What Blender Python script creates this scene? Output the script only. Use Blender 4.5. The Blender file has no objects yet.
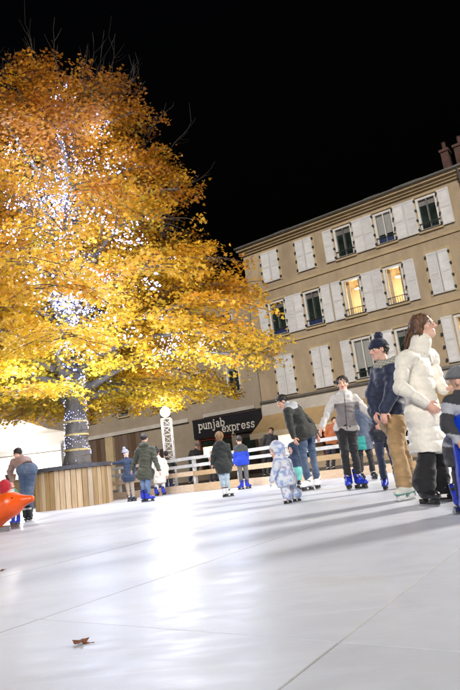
import bpy, math, random
import numpy as np
from mathutils import Vector, Matrix

random.seed(7)
RNG = np.random.default_rng(11)
SC = bpy.context.scene
COL = SC.collection
R = math.radians

# ------------------------------------------------------------------ camera
FPX, PITCH, ROLL, CAMH = 560.0, 0.21396, -0.12102, 0.55      # focal length in photo pixels (460x690)
cam_d = bpy.data.cameras.new('camera')
cam = bpy.data.objects.new('camera', cam_d)
COL.objects.link(cam)
cam_d.sensor_fit = 'VERTICAL'
cam_d.sensor_height = 36.0
cam_d.sensor_width = 24.0
cam_d.lens = FPX / 690.0 * 36.0
cam_d.clip_start = 0.05
cam_d.clip_end = 800
_cr, _sr, _cp, _sp = math.cos(ROLL), math.sin(ROLL), math.cos(PITCH), math.sin(PITCH)


def ray(px, py):
    x, y = (px - 230) / FPX, -(py - 345) / FPX
    xr, yr = _cr * x - _sr * y, _sr * x + _cr * y
    return np.array([xr, _cp - _sp * yr, _sp + _cp * yr])


def at(px, py, Y):
    """world point seen at a photo pixel, on the upright plane Y metres ahead"""
    r = ray(px, py)
    p = r * (Y / r[1])
    p[2] += CAMH
    return p


def ground(px, py):
    r = ray(px, py)
    p = r * (-CAMH / r[2])
    p[2] = 0
    return p


_c0 = ray(230, 345)
_cx = ray(230 + FPX, 345) - _c0
_cy = ray(230, 345 - FPX) - _c0
cam.matrix_world = Matrix(((_cx[0], _cy[0], -_c0[0], 0), (_cx[1], _cy[1], -_c0[1], 0),
                           (_cx[2], _cy[2], -_c0[2], CAMH), (0, 0, 0, 1)))
SC.camera = cam

# ------------------------------------------------------------------ night sky, key light, exposure
world = bpy.data.worlds.new('World')
SC.world = world
world.use_nodes = True
wn = world.node_tree
sky = wn.nodes.new('ShaderNodeTexSky')
sky.sky_type = 'NISHITA'
sky.sun_disc = False
sky.sun_elevation = R(-5)
sky.sun_rotation = R(210)
wn.links.new(sky.outputs[0], wn.nodes['Background'].inputs[0])
wn.nodes['Background'].inputs[1].default_value = 0.12

sun_d = bpy.data.lights.new('sun', 'SUN')
sun_d.energy = 1.25
sun_d.angle = R(14)
sun_d.color = (1.0, 0.95, 0.89)
sun = bpy.data.objects.new('sun', sun_d)
COL.objects.link(sun)
SUN_DIR = Vector((-0.16, -0.82, 0.50)).normalized()          # towards the light
sun.rotation_euler = SUN_DIR.to_track_quat('Z', 'Y').to_euler()

SC.view_settings.view_transform = 'Standard'
SC.view_settings.look = 'None'
SC.view_settings.exposure = 1.22
SC.view_settings.gamma = 1
SC.view_settings.use_curve_mapping = False
SC.render.engine = 'CYCLES'
SC.cycles.use_denoising = True
SC.cycles.max_bounces = 6
SC.cycles.diffuse_bounces = 3
SC.cycles.glossy_bounces = 3
SC.cycles.transmission_bounces = 4
SC.cycles.transparent_max_bounces = 8
SC.cycles.sample_clamp_indirect = 6.0
SC.cycles.caustics_reflective = False
SC.cycles.caustics_refractive = False

# ------------------------------------------------------------------ object helpers
ORG = {}


def tag(o, label=None, cat=None, group=None, kind=None):
    if label: o['label'] = label
    if cat: o['category'] = cat
    if group: o['group'] = group
    if kind: o['kind'] = kind
    return o


def thing(name, loc, label, cat, group=None):
    o = bpy.data.objects.new(name, None)
    o.empty_display_size = 0.1
    COL.objects.link(o)
    o.location = tuple(float(v) for v in loc)
    ORG[o] = np.array(o.location[:], float)
    return tag(o, label, cat, group)


def link(name, me, mats, parent=None, org=None):
    """links a mesh whose vertices are local to org (default: the parent's origin)"""
    o = bpy.data.objects.new(name, me)
    COL.objects.link(o)
    for m in (mats if isinstance(mats, (list, tuple)) else [mats]):
        if m is not None and len(me.materials) < (len(mats) if isinstance(mats, (list, tuple)) else 1):
            me.materials.append(m)
    if parent is not None:
        o.parent = parent
        ORG[o] = ORG[parent]
    else:
        ORG[o] = np.zeros(3)
    return o


class MB:
    """collects shapes in world coordinates and links them as one mesh object"""
    def __init__(s):
        s.v, s.f, s.m, s.mi = [], [], [], 0

    def add(s, vs, fs):
        b = len(s.v)
        s.v.extend([tuple(float(c) for c in v) for v in vs])
        s.f.extend([tuple(i + b for i in f) for f in fs])
        s.m.extend([s.mi] * len(fs))
        return s

    def hexa(s, c):          # 8 corners, bottom ring then top ring
        return s.add(c, [(3, 2, 1, 0), (4, 5, 6, 7), (0, 1, 5, 4), (1, 2, 6, 5), (2, 3, 7, 6), (3, 0, 4, 7)])

    def box(s, x0, x1, y0, y1, z0, z1):
        return s.hexa([(x0, y0, z0), (x1, y0, z0), (x1, y1, z0), (x0, y1, z0),
                       (x0, y0, z1), (x1, y0, z1), (x1, y1, z1), (x0, y1, z1)])

    def bar(s, a, b, w, h=None, up=(0, 0, 1)):
        h = h or w
        a, b, up = np.array(a, float), np.array(b, float), np.array(up, float)
        d = (b - a) / np.linalg.norm(b - a)
        if abs(d @ up) > .98: up = np.array((1., 0, 0))
        x = np.cross(d, up); x /= np.linalg.norm(x)
        y = np.cross(x, d)
        x, y = x * w / 2, y * h / 2
        return s.hexa([a - x - y, a + x - y, a + x + y, a - x + y, b - x - y, b + x - y, b + x + y, b - x + y])

    def tube(s, pts, rad, n=8, cap=True):
        P = np.array(pts, float)
        if np.isscalar(rad): rad = [rad] * len(P)
        vs, fs = [], []
        T = np.gradient(P, axis=0)
        u = None
        for i in range(len(P)):
            t = T[i] / (np.linalg.norm(T[i]) + 1e-9)
            if u is None:
                u = np.cross(t, (0, 0, 1.)) if abs(t[2]) < .9 else np.cross(t, (1., 0, 0))
            u = u - t * (u @ t); u /= np.linalg.norm(u) + 1e-9
            w = np.cross(t, u)
            for k in range(n):
                a = 2 * math.pi * k / n
                vs.append(P[i] + rad[i] * (math.cos(a) * u + math.sin(a) * w))
        for i in range(len(P) - 1):
            for k in range(n):
                k2 = (k + 1) % n
                fs.append((i * n + k, i * n + k2, (i + 1) * n + k2, (i + 1) * n + k))
        if cap:
            fs.append(tuple(range(n - 1, -1, -1)))
            fs.append(tuple((len(P) - 1) * n + k for k in range(n)))
        return s.add(vs, fs)

    def lathe(s, c, prof, n=24):
        c = np.array(c, float)
        vs, fs = [], []
        for r, z in prof:
            for k in range(n):
                a = 2 * math.pi * k / n
                vs.append(c + (r * math.cos(a), r * math.sin(a), z))
        for i in range(len(prof) - 1):
            for k in range(n):
                k2 = (k + 1) % n
                fs.append((i * n + k, i * n + k2, (i + 1) * n + k2, (i + 1) * n + k))
        return s.add(vs, fs)

    def mesh(s, name, org=None, smooth=False):
        me = bpy.data.meshes.new(name)
        V = np.array(s.v, float)
        if org is not None: V = V - org
        me.from_pydata([tuple(v) for v in V], [], s.f)
        if any(s.m):
            me.polygons.foreach_set('material_index', s.m)
        if smooth:
            me.polygons.foreach_set('use_smooth', [True] * len(me.polygons))
        me.update()
        return me

    def build(s, name, mats, parent=None, smooth=False, kind=None):
        org = ORG[parent] if parent is not None else None
        o = link(name, s.mesh(name, org, smooth), mats, parent)
        if kind: o['kind'] = kind
        return o


def structure(o):
    o['kind'] = 'structure'
    return o


# ------------------------------------------------------------------ materials
def new_mat(name):
    m = bpy.data.materials.new(name)
    m.use_nodes = True
    nt = m.node_tree
    return m, nt, nt.nodes['Principled BSDF']


def N(nt, t, **kw):
    n = nt.nodes.new(t)
    for k, v in kw.items():
        if k in n.inputs: n.inputs[k].default_value = v
        else: setattr(n, k, v)
    return n


def mixcol(nt, fac, a, b, blend='MIX'):
    n = nt.nodes.new('ShaderNodeMix')
    n.data_type = 'RGBA'; n.blend_type = blend
    for sock, val in ((n.inputs[0], fac), (n.inputs[6], a), (n.inputs[7], b)):
        if hasattr(val, 'is_output') or isinstance(val, bpy.types.NodeSocket): nt.links.new(val, sock)
        elif isinstance(val, (int, float)): sock.default_value = val
        else: sock.default_value = (*val[:3], 1)
    return n.outputs[2]


def noise(nt, scale, detail=3, coord='Object', stretch=None, rough=.55):
    tc = nt.nodes.new('ShaderNodeTexCoord')
    n = N(nt, 'ShaderNodeTexNoise', Scale=scale, Detail=detail, Roughness=rough)
    if stretch:
        mp = nt.nodes.new('ShaderNodeMapping')
        mp.inputs['Scale'].default_value = stretch
        nt.links.new(tc.outputs[coord], mp.inputs[0])
        nt.links.new(mp.outputs[0], n.inputs['Vector'])
    else:
        nt.links.new(tc.outputs[coord], n.inputs['Vector'])
    return n


def ramp(nt, src, stops):
    r = nt.nodes.new('ShaderNodeValToRGB')
    e = r.color_ramp.elements
    while len(e) > 1: e.remove(e[-1])
    for i, (p, c) in enumerate(stops):
        x = e[0] if i == 0 else e.new(p)
        x.position = p
        x.color = (c, c, c, 1) if isinstance(c, (int, float)) else (*c, 1)
    nt.links.new(src, r.inputs[0])
    return r.outputs[0]


def bump(nt, bs, src, dist, strength=1.0):
    b = N(nt, 'ShaderNodeBump', Distance=dist, Strength=strength)
    nt.links.new(src, b.inputs['Height'])
    nt.links.new(b.outputs[0], bs.inputs['Normal'])
    return b


def surf(name, col, rough=.7, var=.18, scale=4, bscale=None, bdist=.002, metal=0, stretch=None, attr=False,
         coat=0, sheen=0, spec=.5, dirt=None):
    """a base colour with large and small variation, relief and uneven gloss"""
    m, nt, bs = new_mat(name)
    n1 = noise(nt, scale, 4, stretch=stretch)
    n2 = noise(nt, scale * 6, 3, stretch=stretch)
    f1 = ramp(nt, n1.outputs[0], [(.3, 1 - var), (.7, 1 + var * .6)])
    f2 = ramp(nt, n2.outputs[0], [(.3, 1 - var * .5), (.7, 1 + var * .3)])
    base = col
    if attr:
        a = N(nt, 'ShaderNodeAttribute', attribute_name='Col')
        base = a.outputs[0]
    c = mixcol(nt, 1.0, base, f1, 'MULTIPLY')
    c = mixcol(nt, 1.0, c, f2, 'MULTIPLY')
    if dirt:
        n3 = noise(nt, dirt[1], 5)
        c = mixcol(nt, ramp(nt, n3.outputs[0], [(.52, 0), (.72, dirt[2])]), c, dirt[0])
    nt.links.new(c, bs.inputs['Base Color'])
    rr = ramp(nt, n2.outputs[0], [(.25, max(.02, rough - .08)), (.75, min(1, rough + .08))])
    nt.links.new(rr, bs.inputs['Roughness'])
    bs.inputs['Metallic'].default_value = metal
    bs.inputs['Specular IOR Level'].default_value = spec
    if coat: bs.inputs['Coat Weight'].default_value = coat
    if sheen:
        bs.inputs['Sheen Weight'].default_value = sheen
    n4 = noise(nt, bscale or scale * 12, 3, stretch=stretch)
    bump(nt, bs, n4.outputs[0], bdist)
    return m


def wood(name, c1, c2, scale=3.0, axis='z', rough=.75):
    m, nt, bs = new_mat(name)
    st = {'z': (9, 9, .7), 'x': (.7, 9, 9), 'u': (3, 3, 9)}[axis]
    n = noise(nt, scale, 5, stretch=st)
    oi = nt.nodes.new('ShaderNodeObjectInfo')
    c = mixcol(nt, ramp(nt, n.outputs[0], [(.3, 0), (.7, 1)]), c1, c2)
    hsv = nt.nodes.new('ShaderNodeHueSaturation')
    v = nt.nodes.new('ShaderNodeMapRange'); v.inputs[3].default_value = .72; v.inputs[4].default_value = 1.25
    nt.links.new(oi.outputs['Random'], v.inputs[0]); nt.links.new(v.outputs[0], hsv.inputs['Value'])
    v2 = nt.nodes.new('ShaderNodeMapRange'); v2.inputs[3].default_value = 1.1; v2.inputs[4].default_value = .7
    nt.links.new(oi.outputs['Random'], v2.inputs[0]); nt.links.new(v2.outputs[0], hsv.inputs['Saturation'])
    nt.links.new(c, hsv.inputs['Color']); nt.links.new(hsv.outputs[0], bs.inputs['Base Color'])
    bs.inputs['Roughness'].default_value = rough
    bump(nt, bs, n.outputs[0], .004)
    return m


def emit(name, col, strength, sample=True):
    m, nt, bs = new_mat(name)
    bs.inputs['Base Color'].default_value = (*col, 1)
    bs.inputs['Emission Color'].default_value = (*col, 1)
    bs.inputs['Emission Strength'].default_value = strength
    if not sample: m.cycles.emission_sampling = 'NONE'
    return m


def ice_mat():
    m, nt, bs = new_mat('rink_plastic_ice')
    oi = nt.nodes.new('ShaderNodeObjectInfo')
    big = noise(nt, .9, 5, coord='Object')
    tc = nt.nodes.new('ShaderNodeNewGeometry')
    scr = N(nt, 'ShaderNodeTexNoise', Scale=5, Detail=6, Roughness=.7)
    mp = nt.nodes.new('ShaderNodeMapping'); mp.inputs['Scale'].default_value = (1, 2.5, 1); mp.inputs['Rotation'].default_value = (0, 0, R(25))
    nt.links.new(tc.outputs['Position'], mp.inputs[0]); nt.links.new(mp.outputs[0], scr.inputs['Vector'])
    scr2 = N(nt, 'ShaderNodeTexNoise', Scale=3, Detail=5, Roughness=.7)
    mp2 = nt.nodes.new('ShaderNodeMapping'); mp2.inputs['Scale'].default_value = (2.2, 1, 1); mp2.inputs['Rotation'].default_value = (0, 0, R(-20))
    nt.links.new(tc.outputs['Position'], mp2.inputs[0]); nt.links.new(mp2.outputs[0], scr2.inputs['Vector'])
    wide = N(nt, 'ShaderNodeTexNoise', Scale=.55, Detail=5, Roughness=.6)
    nt.links.new(tc.outputs['Position'], wide.inputs['Vector'])
    c = mixcol(nt, ramp(nt, wide.outputs[0], [(.33, 0), (.68, 1)]), (.52, .55, .62), (.66, .685, .735))
    c = mixcol(nt, ramp(nt, scr.outputs[0], [(.46, .0), (.66, .22)]), c, (.74, .76, .82))
    c = mixcol(nt, ramp(nt, scr2.outputs[0], [(.54, .0), (.70, .16)]), c, (.50, .51, .57))
    for ang, sc_, st_ in ((35, 2.2, (1, 38, 1)), (-55, 2.8, (1, 46, 1)), (80, 1.7, (1, 55, 1)), (8, 3.3, (1, 30, 1))):
        nn_ = N(nt, 'ShaderNodeTexNoise', Scale=sc_, Detail=2, Roughness=.4, Distortion=1.6)
        m3 = nt.nodes.new('ShaderNodeMapping'); m3.inputs['Scale'].default_value = st_; m3.inputs['Rotation'].default_value = (0, 0, R(ang)); m3.inputs['Location'].default_value = (ang, 0, 0)
        nt.links.new(tc.outputs['Position'], m3.inputs[0]); nt.links.new(m3.outputs[0], nn_.inputs['Vector'])
        c = mixcol(nt, ramp(nt, nn_.outputs[0], [(.60, 0), (.66, .11), (.70, .0)]), c, (.84, .86, .90) if ang > 0 else (.38, .40, .48))
    for sc_, off, di in ((.9, (3, 9, 0), 5.0), (1.3, (-7, 4, 0), 3.5), (.7, (12, -5, 0), 7.0)):
        wv = N(nt, 'ShaderNodeTexWave', Scale=sc_, Distortion=di, Detail=1, wave_type='RINGS')
        wv.inputs['Detail Scale'].default_value = .35
        m4 = nt.nodes.new('ShaderNodeMapping'); m4.inputs['Location'].default_value = off
        nt.links.new(tc.outputs['Position'], m4.inputs[0]); nt.links.new(m4.outputs[0], wv.inputs['Vector'])
        ln_ = ramp(nt, wv.outputs[1], [(.9997, 0), (.99995, 1)])
        br = N(nt, 'ShaderNodeTexNoise', Scale=1.6, Detail=2)
        nt.links.new(m4.outputs[0], br.inputs['Vector'])
        mu = nt.nodes.new('ShaderNodeMath'); mu.operation = 'MULTIPLY'
        nt.links.new(ln_, mu.inputs[0]); nt.links.new(ramp(nt, br.outputs[0], [(.5, 0), (.66, .22)]), mu.inputs[1])
        c = mixcol(nt, mu.outputs[0], c, (.90, .91, .94))
    v = nt.nodes.new('ShaderNodeMapRange'); v.inputs[3].default_value = .93; v.inputs[4].default_value = 1.04
    nt.links.new(oi.outputs['Random'], v.inputs[0])
    hsv = nt.nodes.new('ShaderNodeHueSaturation')
    nt.links.new(v.outputs[0], hsv.inputs['Value']); nt.links.new(c, hsv.inputs['Color'])
    st = N(nt, 'ShaderNodeTexNoise', Scale=2.1, Detail=3, Roughness=.5)
    nt.links.new(tc.outputs['Position'], st.inputs['Vector'])
    c2 = mixcol(nt, ramp(nt, st.outputs[0], [(.56, 0), (.74, .38)]), hsv.outputs[0], (.46, .43, .37))
    nt.links.new(c2, bs.inputs['Base Color'])
    nt.links.new(ramp(nt, scr.outputs[0], [(.3, .30), (.7, .50)]), bs.inputs['Roughness'])
    bs.inputs['IOR'].default_value = 1.30
    ad = nt.nodes.new('ShaderNodeMath'); ad.operation = 'ADD'
    nt.links.new(scr.outputs[0], ad.inputs[0]); nt.links.new(scr2.outputs[0], ad.inputs[1])
    bump(nt, bs, ad.outputs[0], .0007)
    return m


def pane_mat(name, col):
    m, nt, bs = new_mat(name)
    n = noise(nt, 1.3, 2)
    c = mixcol(nt, ramp(nt, n.outputs[0], [(.35, 0), (.65, 1)]), col, tuple(min(1, x * 2.2 + .004) for x in col))
    nt.links.new(c, bs.inputs['Base Color'])
    bs.inputs['Roughness'].default_value = .06
    bs.inputs['Specular IOR Level'].default_value = .8
    return m


M = {}
M['ice'] = ice_mat()
M['joint'] = surf('joint_grime', (.47, .47, .49), .8, .3, 2)
M['paving'] = surf('square_paving', (.16, .15, .14), .8, .3, .8, bdist=.006)
M['render'] = surf('sand_render', (.45, .345, .225), .9, .22, .45, bscale=30, bdist=.004, dirt=((.24, .175, .11), .5, .55), stretch=(1, 1, .45))
M['render_b'] = surf('grey_render', (.35, .285, .21), .9, .16, .5, bscale=30, bdist=.004)
M['stone'] = surf('pale_stone', (.50, .38, .22), .85, .15, 1.5, bdist=.004)
M['band'] = surf('pale_band', (.55, .50, .44), .85, .14, 1.2, bdist=.004)
M['shutter'] = surf('white_shutter', (.78, .765, .75), .6, .12, 1.6, stretch=(1, 1, 3), bdist=.003, dirt=((.50, .46, .40), 1.1, .35))
_nt = M['shutter'].node_tree; _bs = _nt.nodes['Principled BSDF']; _oi = _nt.nodes.new('ShaderNodeObjectInfo'); _mr = _nt.nodes.new('ShaderNodeMapRange'); _hs = _nt.nodes.new('ShaderNodeHueSaturation')
_mr.inputs[3].default_value = .82; _mr.inputs[4].default_value = 1.05
_src = _bs.inputs['Base Color'].links[0].from_socket
_nt.links.new(_oi.outputs['Random'], _mr.inputs[0]); _nt.links.new(_mr.outputs[0], _hs.inputs['Value']); _nt.links.new(_src, _hs.inputs['Color']); _nt.links.new(_hs.outputs[0], _bs.inputs['Base Color'])
M['shutter_d'] = surf('white_shutter_rail', (.66, .64, .62), .6, .10, 1.6, bdist=.003)
M['iron'] = surf('black_iron', (.03, .028, .027), .5, .2, 4)
M['frame'] = surf('white_window_frame', (.70, .67, .62), .5, .08, 3)
M['slate'] = surf('slate_roof', (.035, .035, .04), .6, .3, 2, bdist=.01)
M['brick'] = surf('chimney_brick', (.10, .05, .038), .85, .3, 3, bdist=.012)
M['pane'] = pane_mat('dark_pane', (.010, .016, .013))
M['room'] = surf('room_plaster', (.72, .62, .46), .9, .08, 1.5)
M['room_curtain'] = surf('linen_curtain', (.70, .60, .45), .9, .1, 4)
M['clear_pane'], _nt, _bs = new_mat('clear_pane')
_t = _nt.nodes.new('ShaderNodeBsdfTransparent'); _g = _nt.nodes.new('ShaderNodeBsdfGlossy'); _g.inputs['Roughness'].default_value = .03
_x = _nt.nodes.new('ShaderNodeMixShader'); _x.inputs[0].default_value = .07
_nt.links.new(_t.outputs[0], _x.inputs[1]); _nt.links.new(_g.outputs[0], _x.inputs[2]); _nt.links.new(_x.outputs[0], _nt.nodes['Material Output'].inputs[0])
M['lit'] = emit('lit_curtain', (1.0, .66, .30), .62)
M['lit2'] = emit('lit_lampshade', (1.0, .80, .45), 2.2)
M['curtain'] = surf('net_curtain', (.33, .33, .31), .8, .2, 3, stretch=(8, 8, .5))
M['blue_panel'] = surf('blue_guard', (.02, .04, .13), .4, .2, 3)
M['gutter'] = surf('zinc', (.22, .21, .19), .5, .2, 2, metal=.6)
M['awning'] = surf('ochre_awning', (.46, .31, .15), .8, .14, 1.4, stretch=(1, 1, .4))
M['cream'] = surf('cream_valance', (.62, .50, .34), .8, .12, 2)
M['signboard'] = surf('charcoal_sign', (.014, .013, .017), .55, .2, 3)
M['letter'] = surf('cream_lettering', (.78, .72, .64), .6, .05, 3)
M['shop'] = surf('dark_shopfront', (.05, .035, .03), .6, .3, 2)
M['redwood'] = surf('dark_red_wood', (.20, .035, .025), .5, .2, 2)
M['shoplit'] = emit('shop_interior_light', (1.0, .66, .34), 1.2)
M['brown_gate'] = wood('brown_gate_wood', (.11, .062, .036), (.16, .095, .055))
M['white_wood'] = surf('white_fence_paint', (.56, .54, .50), .65, .22, 3, dirt=((.30, .25, .18), 2.5, .5))
M['pine'] = wood('pine_rail', (.50, .33, .17), (.60, .42, .24), axis='u')
M['pine_v'] = wood('pine_plank', (.33, .215, .10), (.47, .32, .16))
M['rim'] = surf('dark_coping', (.055, .055, .065), .6, .25, 3)
M['soil'] = surf('soil', (.03, .022, .015), .95, .3, 5, bdist=.02)
M['bark'] = surf('grey_bark', (.15, .135, .125), .9, .35, 2.2, stretch=(3, 3, .8), bscale=14, bdist=.02)
M['twig'] = surf('twig_bark', (.075, .062, .052), .9, .2, 3)
M['strap'] = surf('yellow_strap', (.55, .42, .16), .7, .1, 4)
M['alu'] = surf('aluminium', (.62, .62, .62), .35, .1, 4, metal=.9)
M['alu_w'] = surf('white_truss', (.72, .72, .74), .4, .1, 4)
M['lamp'] = emit('lamp_face', (1.0, .93, .80), 10)
M['led'] = emit('led_bulb', (.34, .40, 1.0), 5.5, sample=False)
M['canvas'] = surf('white_canvas', (.80, .79, .77), .7, .05, 2)
M['steel'] = surf('blade_steel', (.55, .56, .58), .25, .1, 6, metal=1)
M['black_rub'] = surf('black_rubber', (.02, .02, .022), .5, .2, 6)
M['banner'] = surf('white_board', (.74, .74, .73), .5, .05, 2)

# ------------------------------------------------------------------ the facade frame (u along, v towards the square, z up)
FO = np.array((6.909, 30.0))
TH = -0.58731
FD = np.array((math.cos(TH), math.sin(TH)))
FN = np.array((math.sin(TH), -math.cos(TH)))                 # out of the wall, towards the camera


def F(u, v, z):
    p = FO + FD * u + FN * v
    return np.array((p[0], p[1], z))


def fbox(mb, u0, u1, v0, v1, z0, z1):
    return mb.hexa([F(u0, v1, z0), F(u1, v1, z0), F(u1, v0, z0), F(u0, v0, z0),
                    F(u0, v1, z1), F(u1, v1, z1), F(u1, v0, z1), F(u0, v0, z1)])


def fpart(name, args, mat, parent):
    mb = MB(); fbox(mb, *args)
    return mb.build(name, mat, parent)


def wall_mesh(u0, u1, z0, z1, holes, depth, through=()):
    """front face with real openings and their reveals, plus side and top returns"""
    us = sorted({u0, u1, *[h[0] for h in holes], *[h[1] for h in holes]})
    zs = sorted({z0, z1, *[h[2] for h in holes], *[h[3] for h in holes]})
    mb = MB()
    for a, b in zip(us[:-1], us[1:]):
        for c, d in zip(zs[:-1], zs[1:]):
            if any(h[0] <= a + 1e-6 and b <= h[1] + 1e-6 and h[2] <= c + 1e-6 and d <= h[3] + 1e-6 for h in holes): continue
            mb.add([F(a, 0, c), F(b, 0, c), F(b, 0, d), F(a, 0, d)], [(0, 1, 2, 3)])
    for a, b, c, d in holes:
        q = [F(a, 0, c), F(b, 0, c), F(b, 0, d), F(a, 0, d), F(a, -depth, c), F(b, -depth, c), F(b, -depth, d), F(a, -depth, d)]
        mb.add(q, [(0, 4, 5, 1), (1, 5, 6, 2), (2, 6, 7, 3), (3, 7, 4, 0)] + ([] if (a, c) in through else [(4, 7, 6, 5)]))
    q = [F(u0, 0, z0), F(u1, 0, z0), F(u1, -9, z0), F(u0, -9, z0), F(u0, 0, z1), F(u1, 0, z1), F(u1, -9, z1), F(u0, -9, z1)]
    mb.add(q, [(1, 2, 6, 5), (2, 3, 7, 6), (3, 0, 4, 7), (4, 5, 6, 7)])
    return mb


# ------------------------------------------------------------------ ground and rink
mb = MB()
mb.add([(-180, -60, -.03), (180, -60, -.03), (180, 300, -.03), (-180, 300, -.03)], [(0, 1, 2, 3)])
structure(mb.build('square_pavement', M['paving']))

E1, E2 = -FN, FD                                             # rink rows run away from the camera, columns along the facade
A0, B0, ROW, COLW = 1.66, -.842, 2.82, 1.44


def rk(a, b, z):
    p = E1 * a + E2 * b
    return np.array((p[0], p[1], z))


mb = MB()
aL, aH, bL, bH = A0 - 4 * ROW, A0 + 4 * ROW, B0 - 14 * COLW, B0 + 9 * COLW
mb.hexa([rk(aL, bL, -.028), rk(aL, bH, -.028), rk(aH, bH, -.028), rk(aH, bL, -.028),
         rk(aL, bL, -.008), rk(aL, bH, -.008), rk(aH, bH, -.008), rk(aH, bL, -.008)])
rink = structure(mb.build('ice_rink', M['joint']))
g, bv = .0022, .0022
a0, a1, b0, b1 = g * .35, ROW - g * .35, g, COLW - g


def panel_mesh():
    m = MB()
    lo = [(a0, b0), (a0, b1), (a1, b1), (a1, b0)]
    hi = [(a0 + bv, b0 + bv), (a0 + bv, b1 - bv), (a1 - bv, b1 - bv), (a1 - bv, b0 + bv)]
    vs = [rk(p, q, -.008) for p, q in lo] + [rk(p, q, -.003) for p, q in lo] + [rk(p, q, 0) for p, q in hi]
    fs = []
    for r_ in (0, 4):
        for i in range(4):
            j = (i + 1) % 4
            fs.append((r_ + i, r_ + j, r_ + 4 + j, r_ + 4 + i))
    fs.append((8, 9, 10, 11))
    m.add(vs, [f[::-1] for f in fs])
    m.m = [0, 1, 0, 1, 0, 1, 0, 1, 0]
    me = m.mesh('panel')
    me.materials.append(M['ice']); me.materials.append(M['joint'])
    return me


pm = panel_mesh()
for i in range(-4, 4):
    for j in range(-14, 9):
        p = rk(A0 + i * ROW, B0 + j * COLW, 0)
        if p[1] < -3.5 and abs(p[0]) > 6: continue
        o = bpy.data.objects.new('panel', pm)
        COL.objects.link(o)
        o.parent = rink
        o.location = (p[0], p[1], random.uniform(-.0006, .0006))

# ------------------------------------------------------------------ main building
bld = thing('apartment_building', F(0, 0, 0), 'four storey sand coloured building with white shutters at the right', 'building')
UL, UR = -6.5, 6.95
ROWS = {3: (11.23, 13.17), 2: (7.81, 10.03), 1: (4.27, 6.61)}
WU = [(-5.22, -4.03), (-2.80, -1.68), (-.34, .80), (2.07, 3.16), (4.43, 5.53)]
OPEN = {(3, 2): 'dark', (3, 3): 'curtain', (3, 4): 'dark', (2, 0): 'dark', (2, 1): 'dark', (2, 2): 'lit', (2, 3): 'lit',
        (1, 2): 'curtain', (1, 3): 'dark'}
holes = [(5.12, 6.30, ROWS[1][0] + .02, ROWS[1][1] - .02)]
for (fl, k) in OPEN:
    holes.append((WU[k][0], WU[k][1], ROWS[fl][0] + .02, ROWS[fl][1] - .02))
shopbays = [(-6.0, -3.4), (-3.0, -.4), (0, 2.6), (3.0, 5.9)]
for a, b in shopbays: holes.append((a, b, .45, 2.95))
wall_mesh(UL, UR, -.05, 13.85, holes, .28, [(WU[k][0], ROWS[fl][0] + .02) for (fl, k), kd in OPEN.items() if kd == 'lit'] + [(5.12, ROWS[1][0] + .02)]).build('wall', M['render'], bld)


def shutter(u0, u1, z0, z1, parent, v0=.045, v1=.085, arch=0):
    m = MB()
    fbox(m, u0, u1, v0, v1, z0, z1)
    sh = m.build('shutter', M['shutter'], parent)
    m = MB()
    w = .07
    fbox(m, u0 + .01, u0 + w, v1 + .002, v1 + .016, z0 + .01, z1 - .01); fbox(m, u1 - w, u1 - .01, v1 + .002, v1 + .016, z0 + .01, z1 - .01)
    for z in (z0 + .01, (z0 + z1) / 2 - .05, z1 - .11):
        fbox(m, u0 + w, u1 - w, v1 + .002, v1 + .013, z, z + .1)
    m.build('shutter_frame', M['shutter_d'], sh)
    return sh


_hm = MB()
fbox(_hm, -.05, .05, .02, .125, -.055, .055)
_hm.v = [tuple(np.array(v) - F(0, 0, 0)) for v in _hm.v]
HINGE = _hm.mesh('hinge'); HINGE.materials.append(M['iron'])


def hinges(us, z0, z1, parent):
    for u in us:
        for t in (.08, .36, .64, .92):
            o = bpy.data.objects.new('hinge', HINGE); COL.objects.link(o); o.parent = parent
            o.location = tuple(F(u, 0, z0 + (z1 - z0) * t) - ORG[parent])


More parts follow.
